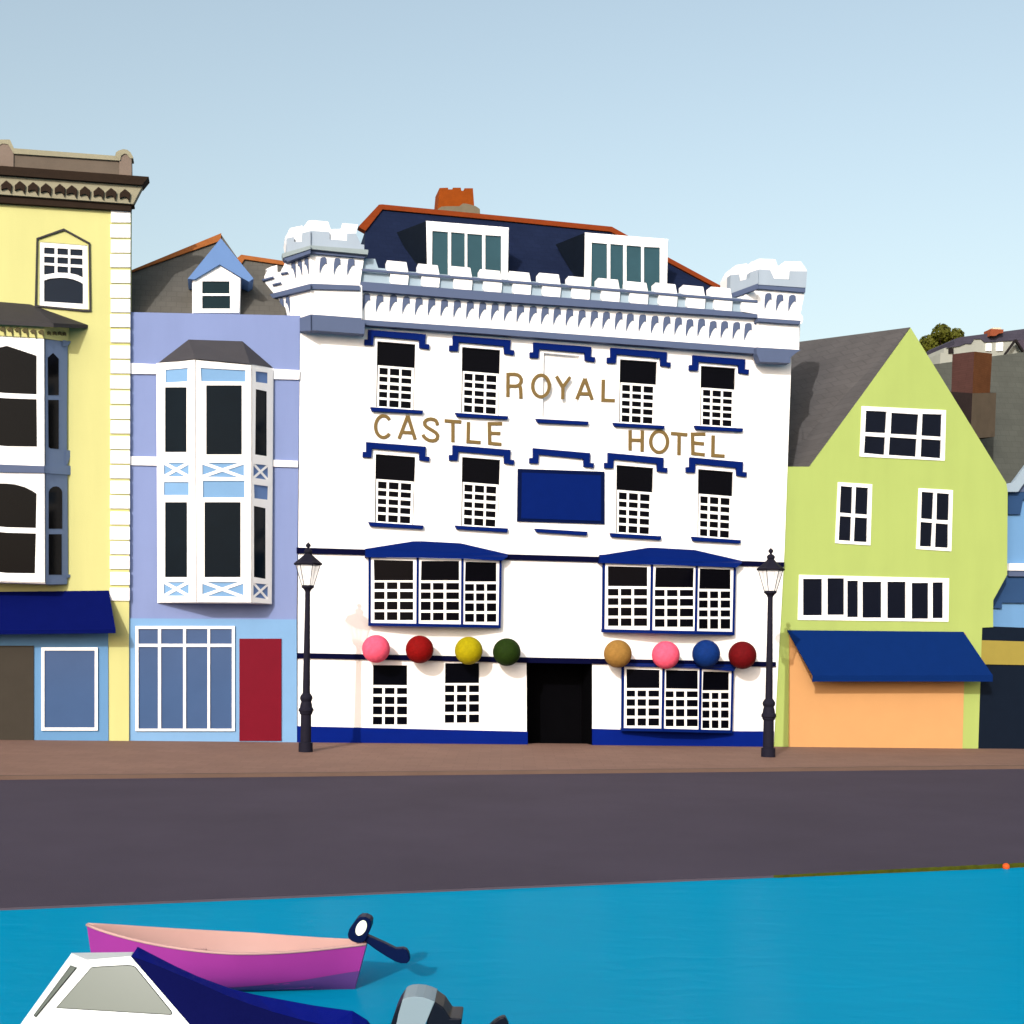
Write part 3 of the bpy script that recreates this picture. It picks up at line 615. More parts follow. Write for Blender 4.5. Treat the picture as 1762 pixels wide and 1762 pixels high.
bow(r11, [(133, 112), (180, 105), (515, 52), (595, 52), (895, 68), (1270, 155), (1268, 178), (1225, 206), (908, 194), (552, 186), (160, 181), (135, 178)], [.12, .12, .06, .06, .06, .12, .3, .36, .6, .6, .36, .3],
    ((168, 180), (167, 727)), [((551, 184), (548, 733)), ((908, 192), (904, 739))], ((1212, 205), (1204, 745)), 23,
    [([(200, 200), (515, 208), (515, 365), (204, 365)], [(204, 287), (305, 390), (408, 515)], [(380, 435), (455, 514), (534, 598), (617, 682)]),
     ([(580, 209), (881, 209), (881, 365), (576, 365)], [(575, 655), (672, 758), (778, 881)], [(385, 440), (460, 514), (534, 602), (622, 684)]),
     ([(932, 215), (1178, 222), (1178, 374), (928, 374)], [(928, 1000), (1016, 1084), (1102, 1178)], [(394, 449), (468, 527), (548, 611), (631, 695)])], None, DD)
bow(r12, [(142, 152), (180, 150), (510, 98), (550, 98), (860, 115), (1215, 197), (1220, 215), (1178, 248), (878, 238), (538, 228), (163, 215), (145, 213)], [.12, .12, .06, .06, .06, .12, .3, .36, .6, .6, .36, .3],
    ((173, 215), (168, 740)), [((538, 226), (530, 748)), ((878, 237), (869, 755))], ((1165, 248), (1154, 761)), 24,
    [([(203, 238), (502, 246), (502, 392), (203, 390)], [(203, 284), (300, 383), (400, 501)], [(410, 462), (481, 533), (552, 615), (634, 692)]),
     ([(565, 247), (854, 252), (850, 400), (560, 399)], [(558, 634), (651, 732), (748, 851)], [(418, 467), (486, 540), (560, 620), (640, 699)]),
     ([(900, 256), (1132, 265), (1132, 413), (896, 410)], [(893, 960), (977, 1040), (1057, 1131)], [(430, 482), (498, 554), (573, 621), (639, 713)])], None, DD)
bow(r12, [(310, 975), (340, 972), (1150, 985), (1180, 1000), (1157, 1035), (907, 1016), (626, 1006), (312, 998)], [.16, .14, .1, .16, .36, .6, .6, .36],
    ((318, 998), (314, 1488)), [((626, 1005), (618, 1492)), ((907, 1015), (899, 1500))], ((1149, 1028), (1138, 1506)), 22,
    [([(344, 1018), (595, 1025), (595, 1163), (344, 1163)], [(344, 410), (427, 493), (510, 592)], [(1181, 1228), (1247, 1298), (1316, 1373), (1392, 1448)]),
     ([(643, 1026), (885, 1030), (885, 1170), (643, 1166)], [(640, 702), (718, 784), (801, 885)], [(1187, 1233), (1252, 1303), (1322, 1378), (1398, 1453)]),
     ([(925, 1036), (1120, 1042), (1119, 1180), (920, 1180)], [(919, 974), (990, 1042), (1060, 1119)], [(1198, 1246), (1265, 1313), (1332, 1388), (1407, 1467)])], None, DD)
# frieze, mouldings, parapet
S.part('frieze', WHITE, r6((745, 790), (752, 800)) + [(860, 512)] + r7((1462, 768), (1690, 800), (1683, 952), (1455, 945)) + [(860, 572)] + r6((770, 1065),), 0.0, .5, .2)
S.part('lower_moulding', SLATEBLUE, r6((764, 1048)) + [(860, 565.8)] + r7((1452, 937), (1456, 972)) + [(860, 576)] + r6((788, 1087), (764, 1087)), 0.0, .4, .27)
S.part('cornice_moulding', SLATEBLUE, r6((752, 773)) + [(860, 503.3)] + r7((1375, 745), (1385, 751), (1462, 757), (1463, 777)) + [(860, 518.6)] + r6((752, 836)), 0.0, .6, .385)
RY = lambda x: 463.5 + .0806 * (x - 620)
S.part('parapet_wall', PARAPETSHADE, r6((780, 607), (862, 610), (885, 675), (975, 684), (975, 700)) + [(x, RY(x) - 3.0) for x in (690, 860, 1000, 1250, 1277)] + [(1277, 538), (1000, 516), (860, 504.5)] + r6((743, 790), (756, 690)), 0.0, .3, .26)
mer = [(665.7, 447.8, 34), (719.4, 453.3, 34), (775, 457.3, 34.5), (826, 462.8, 34.5), (876.5, 466, 34.3), (927.4, 469, 34.3), (978, 474.8, 34.3), (1029, 478, 34.5), (1077.8, 483.4, 34.5), (1127.7, 486, 34.7), (1175.3, 490, 35), (1223, 493, 34)]
for x, y, w_ in mer:
    e_ = RY(x) + 3; f_ = RY(x + w_) + 3
    q = [(x, y), (x + w_, y + 3.2), (x + w_ + 4, f_), (x + w_ + 2.4, f_ + 17.5), (x + 7.5, e_ + 18), (x + 5.5, e_ + 14), (x + 6, e_), (x, e_ - 1)]
    S.part('merlon', WHITE, q, 0.0, .4, .36, bevel=.015)
S.part('merlon', WHITE, [(1276.5, 512), (1290, 500), (1300, 500), (1305, 541), (1277, 536), (1275.5, 530)], 0.0, .4, .36)
S.part('rail', SLATEBLUE, [(620, 461.8), (1304.7, 516.6), (1304.7, 520.6), (620, 465.6)], 0.0, .05, .4)
HOOK = [(-5, 2.2), (-2, .2), (3.2, 0), (6, 2.8), (6.3, 13.2), (4.2, 11.5), (1, 14), (-2.2, 19), (-4.6, 25), (-6.4, 30.5), (-6.9, 24), (-6.3, 11)]
cx_ = [(440 + x / 4.1952, 300 + y / 4.1952) for x, y in zip([800, 895, 993, 1086, 1178, 1270, 1362, 1455, 1548, 1638], [857, 868, 868, 880, 888, 893, 902, 908, 915, 922])]
cx_ += [(840 + x / 3.1464, 300 + y / 3.1464) for x, y in zip([37, 107, 175, 243, 308, 374, 441, 508, 575, 640, 708, 769, 836, 903, 968, 1030, 1092, 1155, 1218, 1280, 1345, 1408], [697, 699, 707, 712, 717, 720, 727, 734, 738, 743, 746, 753, 758, 765, 769, 774, 783, 781, 793, 794, 799, 804])]
for x, y in cx_: S.part('corbel_shade', SLATEBLUE, [(x + a, y + b) for a, b in HOOK], 0.0, .05, .225)  # shade in the corbel gaps, built as raised hook shapes
# turrets
def turret(conv, pf, plf, white_f, white_l, crown_f, crown_l, drum_f, drum_l, bands, hooks_f, hooks_l, hs):
    for q, p_ in ((white_f, pf), (white_l, plf)): S.part('turret_coping', WHITE, conv(*q), p_, .9, .02)
    for q, p_ in ((crown_f, pf), (crown_l, plf)): S.part('turret_crown', CROWN, conv(*q), p_, .3, .12)
    for q, p_ in ((drum_f, pf), (drum_l, plf)): S.part('turret_drum', WHITE, conv(*q), p_, .9, 0)
    for nm, m_, q, p_, of in bands: S.part(nm, m_, conv(*q), p_, .35, of)
    for x, y, sx, sy in hooks_f:  # turret corbel shade, also built as raised hooks
        c = conv((x, y))[0]; S.part('corbel_shade', SLATEBLUE, [(c[0] + a * sx, c[1] + b * sy) for a, b in HOOK], pf, .06, .03)
    for x, y, sx, sy in hooks_l:
        c = conv((x, y))[0]; S.part('corbel_shade', SLATEBLUE, [(c[0] - a * sx, c[1] + b * sy) for a, b in HOOK], plf, .06, .03)
TD = .4
pf = FP(TD); pl1 = plane3(onp(534.5, 440, TD), onp(534.5, 540, TD), onp(455, 500, -1.5))
turret(r6, pf, pl1,
  [(395, 334), (410, 331), (522, 342), (540, 395), (620, 395), (625, 353), (738, 362), (724, 425), (724, 500), (395, 490)],
  [(210, 463), (248, 388), (335, 370), (341, 385), (377, 337), (397, 332), (397, 490), (222, 520)],
  [(395, 408), (410, 407), (533, 415), (533, 468), (658, 478), (660, 425), (722, 425), (760, 505), (783, 508), (783, 545), (395, 520)],
  [(222, 462), (277, 450), (277, 487), (335, 487), (335, 424), (396, 407), (396, 520), (222, 575)],
  [(395, 560), (783, 598), (752, 795), (768, 805), (768, 1045), (395, 1020)],
  [(63, 1140), (63, 735), (85, 690), (72, 685), (110, 667), (155, 655), (157, 705), (178, 705), (205, 655), (215, 620), (396, 560), (396, 1020), (319, 1045), (300, 1140)],
  [('turret_ledge', LEDGE, [(395, 512), (813, 544), (810, 578), (783, 576), (395, 538)], pf, .2), ('turret_ledge', LEDGE, [(190, 572), (396, 512), (396, 538), (197, 602)], pl1, .2),
   ('turret_moulding', SLATEBLUE, [(395, 537), (808, 576), (783, 604), (395, 569)], pf, .1), ('turret_moulding', SLATEBLUE, [(197, 600), (396, 537), (396, 569), (232, 628), (213, 620)], pl1, .17),
   ('turret_moulding', SLATEBLUE, [(395, 788), (752, 802), (752, 836), (395, 826)], pf, .08), ('turret_moulding', SLATEBLUE, [(63, 875), (396, 788), (396, 826), (63, 908)], pl1, .12),
   ('turret_base', SLATEBLUE, [(397, 1010), (765, 1037), (765, 1050), (788, 1052), (785, 1152), (435, 1126), (397, 1127)], pf, .1), ('turret_base', SLATEBLUE, [(319, 1036), (397, 1010), (397, 1127), (319, 1132)], pl1, .1),
   ('turret_moulding', SLATEBLUE, [(45, 757), (128, 735), (130, 745), (52, 768)], pl1, .08), ('turret_moulding', SLATEBLUE, [(182, 709), (232, 701), (234, 710), (186, 720)], pl1, .08), ('turret_moulding', SLATEBLUE, [(121, 790), (184, 776), (184, 786), (126, 800)], pl1, .08)],
  [(487, 597, .93, .92), (588, 603, .9, .93), (688, 608, .98, .92)],
  [(272, 625, .55, .98), (318, 609, .55, .95), (366, 597, .55, .95), (97, 909, .55, .93), (143, 902, .55, .93), (187, 893, .55, .93), (230, 877, .55, .95)], 1)
pl2 = plane3(onp(1304.3, 480, TD), onp(1304.3, 560, TD), onp(1253, 510, -.9))
turret(r7, pf, pl2,
  [(1460, 460), (1470, 457), (1555, 460), (1567, 497), (1600, 497), (1605, 472), (1693, 472), (1727, 523), (1700, 570), (1460, 560)],
  [(1312, 545), (1340, 492), (1400, 482), (1408, 502), (1425, 475), (1462, 459), (1462, 580), (1330, 600), (1314, 600)],
  [(1460, 515), (1472, 513), (1527, 518), (1548, 563), (1635, 570), (1637, 523), (1727, 524), (1720, 614), (1460, 596)],
  [(1312, 545), (1360, 540), (1362, 577), (1415, 562), (1418, 530), (1462, 514), (1462, 598), (1310, 655)],
  [(1460, 605), (1717, 622), (1690, 755), (1700, 765), (1705, 782), (1698, 806), (1684, 815), (1683, 955), (1460, 940)],
  [(1310, 655), (1462, 605), (1462, 770), (1310, 760)],
  [('turret_moulding', SLATEBLUE, [(1458, 591), (1718, 613), (1717, 639), (1458, 618)], pf, .1), ('turret_moulding', SLATEBLUE, [(1300, 650), (1462, 590), (1462, 618), (1310, 674)], pl2, .4),
   ('turret_moulding', SLATEBLUE, [(1462, 776), (1692, 792), (1688, 812), (1462, 796)], pf, .14),
   ('turret_base', SLATEBLUE, [(1455, 936), (1694, 950), (1668, 966), (1638, 990), (1635, 1021), (1472, 1014), (1455, 972)], pf, .1)],
  [(1517, 642, .93, .9), (1580, 649, .95, .92), (1647, 652, .98, .92)], [], 1)
# roof
def hd(x, y): return -1.2 - (470 - (y - .09 * (x - 657))) * .032
q = [(628.5, 397), (657, 357), (1052, 394), (1240, 494), (1240, 520), (627.2, 475), (627, 440)]
S.part('roof', NAVYROOF, q, [hd(*p) for p in q], 3.0)
q = [(616.5, 390), (652, 352), (657.5, 351.5), (860, 371), (1053, 390), (1080, 405), (1243, 493), (1231, 494.5), (1051, 398.5), (860, 379), (658, 360), (629, 397)]
S.part('ridge_tiles', REDRIDGE, q, [hd(*p) + .15 for p in q], .35)
def dormer(fr, panes, ck, dfr, ckd):
    d_ = S.part('dormer', WPAINT, fr, dfr, 2.4)
    S.part('dormer_frame', WPAINT, grow(fr, -.8), dfr, .05, .06, holes=panes, parent=d_)
    S.part('pane', GLASSTEAL, grow(fr, -6), dfr, .01, .012, parent=d_)
    f = [P(x, y, d) for (x, y), d in zip(ck, ckd)]; mb = MB(); mb.solid(f, [p + Vector((.05, .03, 0)) for p in f]); mb.build('dormer_cheek', CHEEK, d_)
dormer([(732.7, 380), (875.6, 391.5), (874, 495), (735, 485)], [[(743.8, 397), (771, 399.2), (771, 480), (743, 478)], [(776.2, 399.2), (800, 401.3), (800, 481), (776, 480)], [(804, 401.8), (830, 403.8), (830, 484), (804, 482)], [(835, 404.3), (862.5, 406), (862.5, 487), (835, 485)]],
       [(733.3, 380.4), (682.4, 400), (698.6, 431), (719, 462), (733, 470)], -1.3, [-1.28, -3.2, -2.6, -1.7, -1.28])
dormer([(1006, 400), (1149.7, 411.5), (1147.5, 515), (1005, 505)], [[(1018, 417), (1045, 419.5), (1045, 500), (1017, 498)], [(1050.2, 419.6), (1072.8, 421.5), (1072.8, 502), (1050, 500)], [(1078, 421.8), (1103.8, 424), (1103.8, 505), (1078, 503)], [(1108, 424.5), (1135.8, 425.8), (1135.8, 507), (1108, 505)]],
       [(1006, 400.6), (956, 420.7), (980, 462), (993, 482), (1006, 492)], -1.3, [-1.28, -3.2, -2.3, -1.7, -1.28])
ch = S.part('chimney', CHIMORANGE, r6((1313, 262), (1318, 200), (1327, 98), (1388, 96), (1390, 108), (1422, 108), (1424, 96), (1480, 96), (1485, 118), (1505, 118), (1508, 100), (1568, 100), (1577, 225), (1577, 300), (1313, 300)), -5.6, .9)
S.part('chimney_mortar', CHIMBASE, r6((1305, 257), (1340, 233), (1380, 230), (1470, 230), (1495, 210), (1520, 211), (1550, 218), (1590, 230), (1618, 250), (1622, 320), (1305, 310)), -5.6, .9, .2, parent=ch)
# lettering
def arc(cx, cy, rx, ry, a0, a1, n=22): return [(cx + rx * cos(radians(a0 + (a1 - a0) * i / n)), cy - ry * sin(radians(a0 + (a1 - a0) * i / n))) for i in range(n + 1)]
def ribbon(mb, pts, wd, off, closed=False):
    n = len(pts); Lf, Rt = [], []
    for i in range(n):
        if closed: a, b = pts[i - 1], pts[(i + 1) % n]
        else: a, b = pts[max(0, i - 1)], pts[min(n - 1, i + 1)]
        p = pts[i]
        l1 = math.hypot(p[0] - a[0], p[1] - a[1]) or 1; l2 = math.hypot(b[0] - p[0], b[1] - p[1]) or 1
        dx, dy = (p[0] - a[0]) / l1 + (b[0] - p[0]) / l2, (p[1] - a[1]) / l1 + (b[1] - p[1]) / l2; l = math.hypot(dx, dy) or 1; nx, ny = -dy / l, dx / l
        k = 1.0
        if not closed and 0 < i < n - 1 or closed:
            e_ = pts[i]; ex, ey = e_[0] - a[0], e_[1] - a[1]; el = math.hypot(ex, ey) or 1
            k = 1 / max(.5, abs((ex * dx + ey * dy) / el / l))
        Lf.append((pts[i][0] + nx * wd * k, pts[i][1] + ny * wd * k)); Rt.append((pts[i][0] - nx * wd * k, pts[i][1] - ny * wd * k))
    rng = range(n if closed else n - 1)
    dv = Vector((0, .03, 0))
    A = S.pts(Lf, 0.0, off); B = S.pts(Rt, 0.0, off)
    va = [mb.bm.verts.new(p) for p in A]; vb = [mb.bm.verts.new(p) for p in B]; vc = [mb.bm.verts.new(p + dv) for p in A]; vd = [mb.bm.verts.new(p + dv) for p in B]
    for i in rng:
        j = (i + 1) % n
        for f in ((va[i], va[j], vb[j], vb[i]), (vc[i], vd[i], vd[j], vc[j]), (va[i], vc[i], vc[j], va[j]), (vb[i], vb[j], vd[j], vd[i])): mb.bm.faces.new(f)
    if not closed:
        mb.bm.faces.new((va[0], vb[0], vd[0], vc[0])); mb.bm.faces.new((va[-1], vc[-1], vd[-1], vb[-1]))
def word(conv, strokes):
    mb = MB()
    for i, s_ in enumerate(strokes):
        cl = s_[0] == s_[-1]
        ribbon(mb, conv(*(s_[:-1] if cl else s_)), 2.85, .03 + .002 * (i % 3), cl)
    return mb.build('lettering', GOLD, S.root)
w1 = [[(1208, 402), (1207, 585)], [(1213, 413), (1258, 413), (1280, 418), (1298, 430), (1308, 450), (1307, 472), (1298, 488), (1284, 498), (1270, 503), (1240, 503), (1213, 502)], [(1294, 500), (1301, 512), (1304, 535), (1306, 598)],
      arc(1458, 502, 63, 82, 90, 450, 36), [(1575, 428), (1625, 512)], [(1681, 434), (1625, 510)], [(1625, 508), (1623, 603)]]
word(r8, w1)
word(r9, [[(55, 560), (117, 402)], [(118, 402), (172, 562)], [(77, 517), (158, 518)], [(257, 410), (254, 566), (344, 569)]])
cC = arc(263, 810, 59, 82, 38, 320, 34)
sS = [(672, 800), (670, 782), (662, 766), (645, 756), (622, 752), (600, 755), (584, 764), (575, 778), (577, 796), (590, 812), (612, 826), (640, 842), (662, 858), (675, 876), (672, 898), (658, 913), (636, 918), (608, 914), (584, 900), (570, 886), (563, 870)]
word(r8, [cC, [(381, 902), (448, 726)], [(448, 726), (504, 908)], [(405, 853), (482, 857)], sS, [(727, 765), (853, 775)], [(790, 772), (790, 928)], [(908, 775), (905, 924), (1000, 931)], [(1163, 788), (1066, 788), (1069, 936), (1158, 945)], [(1069, 860), (1150, 862)]])
word(r9, [[(460, 793), (460, 947)], [(553, 793), (551, 956)], [(462, 868), (551, 870)], arc(680, 881, 64, 80, 90, 450, 36), [(770, 817), (894, 828)], [(832, 824), (830, 982)], [(1030, 823), (933, 823), (936, 970), (1026, 980)], [(936, 889), (1020, 897)], [(1090, 833), (1087, 984), (1176, 990)]])

# ------------------------------------------------------------------ coloured balls hung along the hotel front
def ball(px, py, hexc, colour, label):
    d = .62; c = onp(px, py, d); r = 24.0 / FPX * c.y
    mb = MB(); n = 24
    mb.lathe([(r * sin(-pi / 2 + pi * (i + .02) / (n + .04)), r * cos(-pi / 2 + pi * (i + .02) / (n + .04))) for i in range(n + 1)], 40)
    o = thing('hanging_ball', label, 'hanging ball', c, TH, 'round coloured balls hung along the hotel front')
    b = mb.build('ball', mat('ball_' + colour, hexc, .85, .8, .14, 9, .9, 11), o, smooth=True)
    mb = MB(); mb.tube([Vector((0, .1, 0)), Vector((0, d - .02, 0))], .025); mb.build('bracket', IRON, o)
ball(647, 1116.5, 'ff7593', 'pink', 'pink round ball hanging above the ground-floor window closest to the lavender house')
ball(722, 1117.5, 'a5150a', 'scarlet', 'bright red round ball hanging between a pink and a yellow ball')
ball(806.5, 1119.5, 'd9c300', 'yellow', 'yellow round ball hanging over the small ground-floor window by the doorway')
ball(872, 1122, '374800', 'green', 'dark olive green round ball hanging beside the black doorway')
ball(1063, 1125, 'c5904a', 'tan', 'tan brown round ball at the corner of the ground-floor bow window')
ball(1145.5, 1127, 'ff7593', 'pink', 'pink round ball hanging between a tan and a blue ball')
ball(1215, 1125, '234488', 'blue', 'blue round ball hanging over the ground-floor bow window')
ball(1277.5, 1127.5, '850e26', 'crimson', 'dark crimson round ball hanging nearest the lamp post by the lime house')

# ------------------------------------------------------------------ lime house
S = Site('gabled_house', 'lime green gabled house with grey slate roof and blue shop awning', 'house', 1510, y_base(1510))
P = lambda x, y, d: S.loc(onp(x, y, d))
r13 = R(1340, 540, 4.1754); r14 = R(1340, 800, 3.4550)
LG = -.06
tw = [r13((597, 663), (1202, 692), (1193, 1055), (582, 1025)), r14((353, 102), (556, 115), (545, 478), (336, 465)), r14((833, 138), (1036, 150), (1026, 513), (818, 500)), r14((122, 653), (1013, 674), (1009, 932), (114, 921))]
S.part('wall', LIME, [(1354, 803), (1394, 803), (1567, 564), (1731.5, 831), (1734, 846), (1733, 989), (1709, 1033), (1709, 1079), (1690, 1080), (1683, 1292), (1328, 1292)], LG, .4, holes=[scale(q, .985) for q in tw])
S.part('rear_wall', LIME, [(1360, 806), (1396, 806), (1566, 572), (1722, 835), (1722, 985), (1675, 1040), (1670, 1287), (1335, 1287)], LG - .41, 5.5)
wp = [[r13(*q) for q in ([(627, 695), (777, 702), (768, 857), (620, 850)], [(810, 710), (1006, 722), (995, 872), (803, 862)], [(1032, 718), (1173, 722), (1168, 884), (1025, 875)], [(620, 877), (767, 887), (760, 1014), (612, 1000)], [(798, 885), (993, 898), (986, 1027), (790, 1014)], [(1025, 898), (1168, 908), (1164, 1038), (1019, 1027)])],
      [r14(*q) for q in ([(369, 125), (439, 131), (435, 290), (362, 283)], [(459, 131), (533, 136), (528, 296), (453, 290)], [(363, 304), (432, 308), (428, 452), (356, 447)], [(453, 311), (528, 316), (525, 459), (446, 455)])],
      [r14(*q) for q in ([(850, 159), (922, 164), (915, 324), (846, 318)], [(940, 166), (1015, 172), (1011, 330), (937, 326)], [(843, 338), (915, 344), (908, 486), (839, 483)], [(933, 346), (1009, 352), (1008, 493), (929, 489)])],
      [r14(*rect(*q)) for q in ((145, 259, 677, 894), (290, 390, 673.5, 891), (408, 473, 688, 905), (498, 612, 694, 908), (646, 756, 694, 911), (791, 891, 701, 914), (915, 978, 698, 911))]]
for q, pn in zip(tw, wp): S.window(q, pn, WPAINT, GLASSLIME, LG, back=-.03, glass=.02, thick=.09)
f = [P(1566.5, 563, LG - .02), P(1360, 590, LG - 5.5), P(1335, 803, LG - 2.2), P(1394.5, 803, LG - .02)]
mb = MB(); mb.solid(f, [p + Vector((.1, .25, -.15)) for p in f]); mb.build('roof', LIMEROOF, S.root)
f = [P(1566.5, 564, LG - .3), P(1728, 832, LG - .3), P(1690, 836, LG - 5.5), P(1530, 600, LG - 5.5)]
mb = MB(); mb.solid(f, [p + Vector((-.1, .1, -.2)) for p in f]); mb.build('roof', LIMEROOF, S.root)
S.part('shop_board', PEACH, r14((66, 1000), (1112, 1000), (1102, 1288), (1092, 1689), (62, 1685)), LG, .12, .05, label='plain peach shop front panel')
aw = [P(*p, d) for p, d in zip(r14((52, 982), (1098, 992), (1272, 1250), (1272, 1288), (200, 1288), (204, 1252)), [LG + .08, LG + .08, LG + .8, LG + .8, LG + .8, LG + .8])]
mb = MB(); mb.solid([aw[0], aw[1], aw[2], aw[5]], [p + Vector((0, .035, -.02)) for p in (aw[0], aw[1], aw[2], aw[5])]); mb.solid([aw[5], aw[2], aw[3], aw[4]], [p + Vector((0, .03, 0)) for p in (aw[5], aw[2], aw[3], aw[4])])
mb.build('awning', NAVYCANVAS2, S.root)

# ------------------------------------------------------------------ blue corner building with a dark shop front
S = Site('corner_shop', 'pale blue building with dark shopfront and gold fascia beside the lime house', 'shop', 1730, y_base(1730))
P = lambda x, y, d: S.loc(onp(x, y, d))
BB = -.7
S.part('wall', BLUEWALL, [(1700, 846), (2150, 830), (2150, 1300), (1690, 1296)], BB, 6)
S.part('upper_moulding', BLUEBAND, r14((1365, 157), (1456, 157)) + [(2150, 846), (2150, 884)] + r14((1452, 205), (1448, 228), (1436, 293), (1365, 293)), BB, .2, .1)
S.part('bargeboard', GUTTER, r13((1620, 1224), (1685, 1210), (1780, 1082)) + [(1920, 590), (1935, 606)] + r13((1790, 1180), (1720, 1278), (1620, 1279)), BB, .15, .3)
S.part('gable', SLATEBLUE, r13((1718, 1279), (1762, 1212)) + [(1925, 608), (2090, 846)], BB, .1, .12)
S.part('string_course', WHITE, r14((1372, 585)) + [(2150, 972), (2150, 984)] + r14((1368, 627)), BB, .3, .25)
S.part('moulding', SLATEBLUE, r14((1366, 626)) + [(2150, 983.5), (2150, 994)] + r14((1368, 662)), BB, .3, .2)
S.part('cove', BLUEBAND, r14((1355, 659)) + [(2150, 992), (2150, 1040)] + r14((1327, 819), (1327, 853), (1270, 850), (1270, 800)), BB, .2, .1)
sf = S.part('shopfront', SHOPDARK, r14((1210, 970), (1240, 962), (1265, 960)) + [(1762, 1080), (2150, 1084), (2150, 1296)] + r14((1182, 1700),), LG - .05, 1.0)
S.part('fascia', GOLDFASCIA, r14((1206, 1042)) + [(1762, 1103.8), (2150, 1110), (2150, 1151)] + r14((1203, 1185)), LG - .05, .06, .05, parent=sf)

# ------------------------------------------------------------------ big grey-green roof behind and its chimney
S = Site('slate_roofed_house', 'house behind the lime gable, mostly a broad grey-green slate roof with a brick chimney', 'house', 1690, 1283, -11)
P = lambda x, y, d: S.loc(onp(x, y, d))
def fd(x, y): return -8 - (860 - y) * .012
q = r13((1020, 375), (1245, 345), (1533, 305), (1762, 275)) + [(2050, 578), (2050, 900), (1560, 900)]
S.part('roof', FARROOF, q, [fd(*p) for p in q], 3)
S.part('wall', FARWALL, [(1580, 880), (2040, 880), (2040, 1283), (1580, 1283)], -9.2, 3)
cd = -7.2
mb = MB()
def stack(mbs, left, mid, right, d_mid, d_side):
    """two visible faces of a chimney that stands cornerwise, each a solid leaf"""
    (lt, lb), (mt, mb_), (rt, rb) = left, mid, right
    L0, L1, M0, M1, R0, R1 = P(*lt, d_side), P(*lb, d_side), P(*mt, d_mid), P(*mb_, d_mid), P(*rt, d_side), P(*rb, d_side)
    K = Vector(((L0.x + R0.x) / 2, max(L0.y, R0.y) + (L0.y - M0.y), M0.z)); K1 = Vector((K.x, K.y, min(L1.z, R1.z)))
    mbs[0].face([L0, M0, M1, L1]); mbs[0].face([K, L0, L1, K1]); mbs[0].face([L0, K, R0, M0])
    mbs[1].face([M0, R0, R1, M1]); mbs[1].face([R0, K, K1, R1])
c1 = r13((1248, 290), (1240, 562), (1404, 271), (1392, 575), (1533, 285), (1517, 572)); c2 = r13((1222, 558), (1222, 900), (1391, 571), (1378, 900), (1562, 567), (1552, 882))
a, b = MB(), MB(); stack((a, b), (c1[0], c1[1]), (c1[2], c1[3]), (c1[4], c1[5]), -6.4, -7.2)
c_ = a.build('chimney', REDBRICK, S.root); b.build('chimney_brickwork', BROWNBRICK, c_)
a, b = MB(), MB(); stack((a, b), (c2[0], c2[1]), (c2[2], c2[3]), (c2[4], c2[5]), -6.35, -7.3)
a.build('chimney_base', DARKSTONE, c_); b.build('chimney_base', TAUPESTONE, c_)

# ------------------------------------------------------------------ white house on the hill
S = Site('hill_house', 'far grey-white house with purple slate roof and black timbered gable on the hill', 'house', 1700, 625, -48)
q = r13((1158, 372), (1162, 282), (1185, 275), (1190, 245), (1210, 243), (1295, 228), (1345, 208), (1382, 212), (1405, 180), (1453, 180), (1480, 200), (1690, 188), (1770, 150)) + [(1900, 560), (1900, 640)] + r13((1760, 330))
S.part('wall', FARWALL, q, -48, 5)
q = r13((1205, 246), (1262, 224), (1262, 190), (1285, 172), (1320, 165), (1762, 108)) + [(1900, 552), (1900, 572)] + r13((1762, 186), (1690, 191), (1480, 204), (1453, 180), (1405, 180), (1382, 215), (1345, 213), (1295, 233))
S.part('roof', PURPLEROOF, q, -48, 4, .1)
S.part('gable', mat('dark_purple_render', '4d4552', .8), r13((1705, 196), (1764, 183), (1764, 275), (1760, 280)), -48, .2, .5)
mb = MB()
for n, (p0, p1) in enumerate((((1630, 290), (1706, 186)), ((1704, 186), (1770, 284)))):
    (x0, y0), (x1, y1) = p0, p1; l = math.hypot(x1 - x0, y1 - y0); ox, oy = -(y1 - y0) / l * 6, (x1 - x0) / l * 6
    S.prism(mb, r13((x0 + ox, y0 + oy), (x1 + ox, y1 + oy), (x1 - ox, y1 - oy), (x0 - ox, y0 - oy)), -48, .2, .7 + .03 * n)
mb.build('bargeboard', TIMBER, S.root)
for q in ([(1491, 213), (1529, 211), (1528, 267), (1490, 267)], [(1566, 207), (1612, 204), (1611, 267), (1564, 267)]):
    S.part('window', WPAINT, r13(*q), -48, .1, .1)
S.part('window', TIMBER, r13((1223, 246), (1257, 246), (1257, 284), (1223, 284)), -48, .1, .1, label='small dark square window')
c_ = S.part('chimney', FARBRICK, r13((1524, 108), (1616, 112), (1612, 137), (1585, 140), (1557, 158), (1520, 157)), -48, .9, .5)
S.part('chimney_pot', FARPOT, r13((1540, 99), (1598, 99), (1598, 112), (1540, 110)), -48, .6, .45, parent=c_)

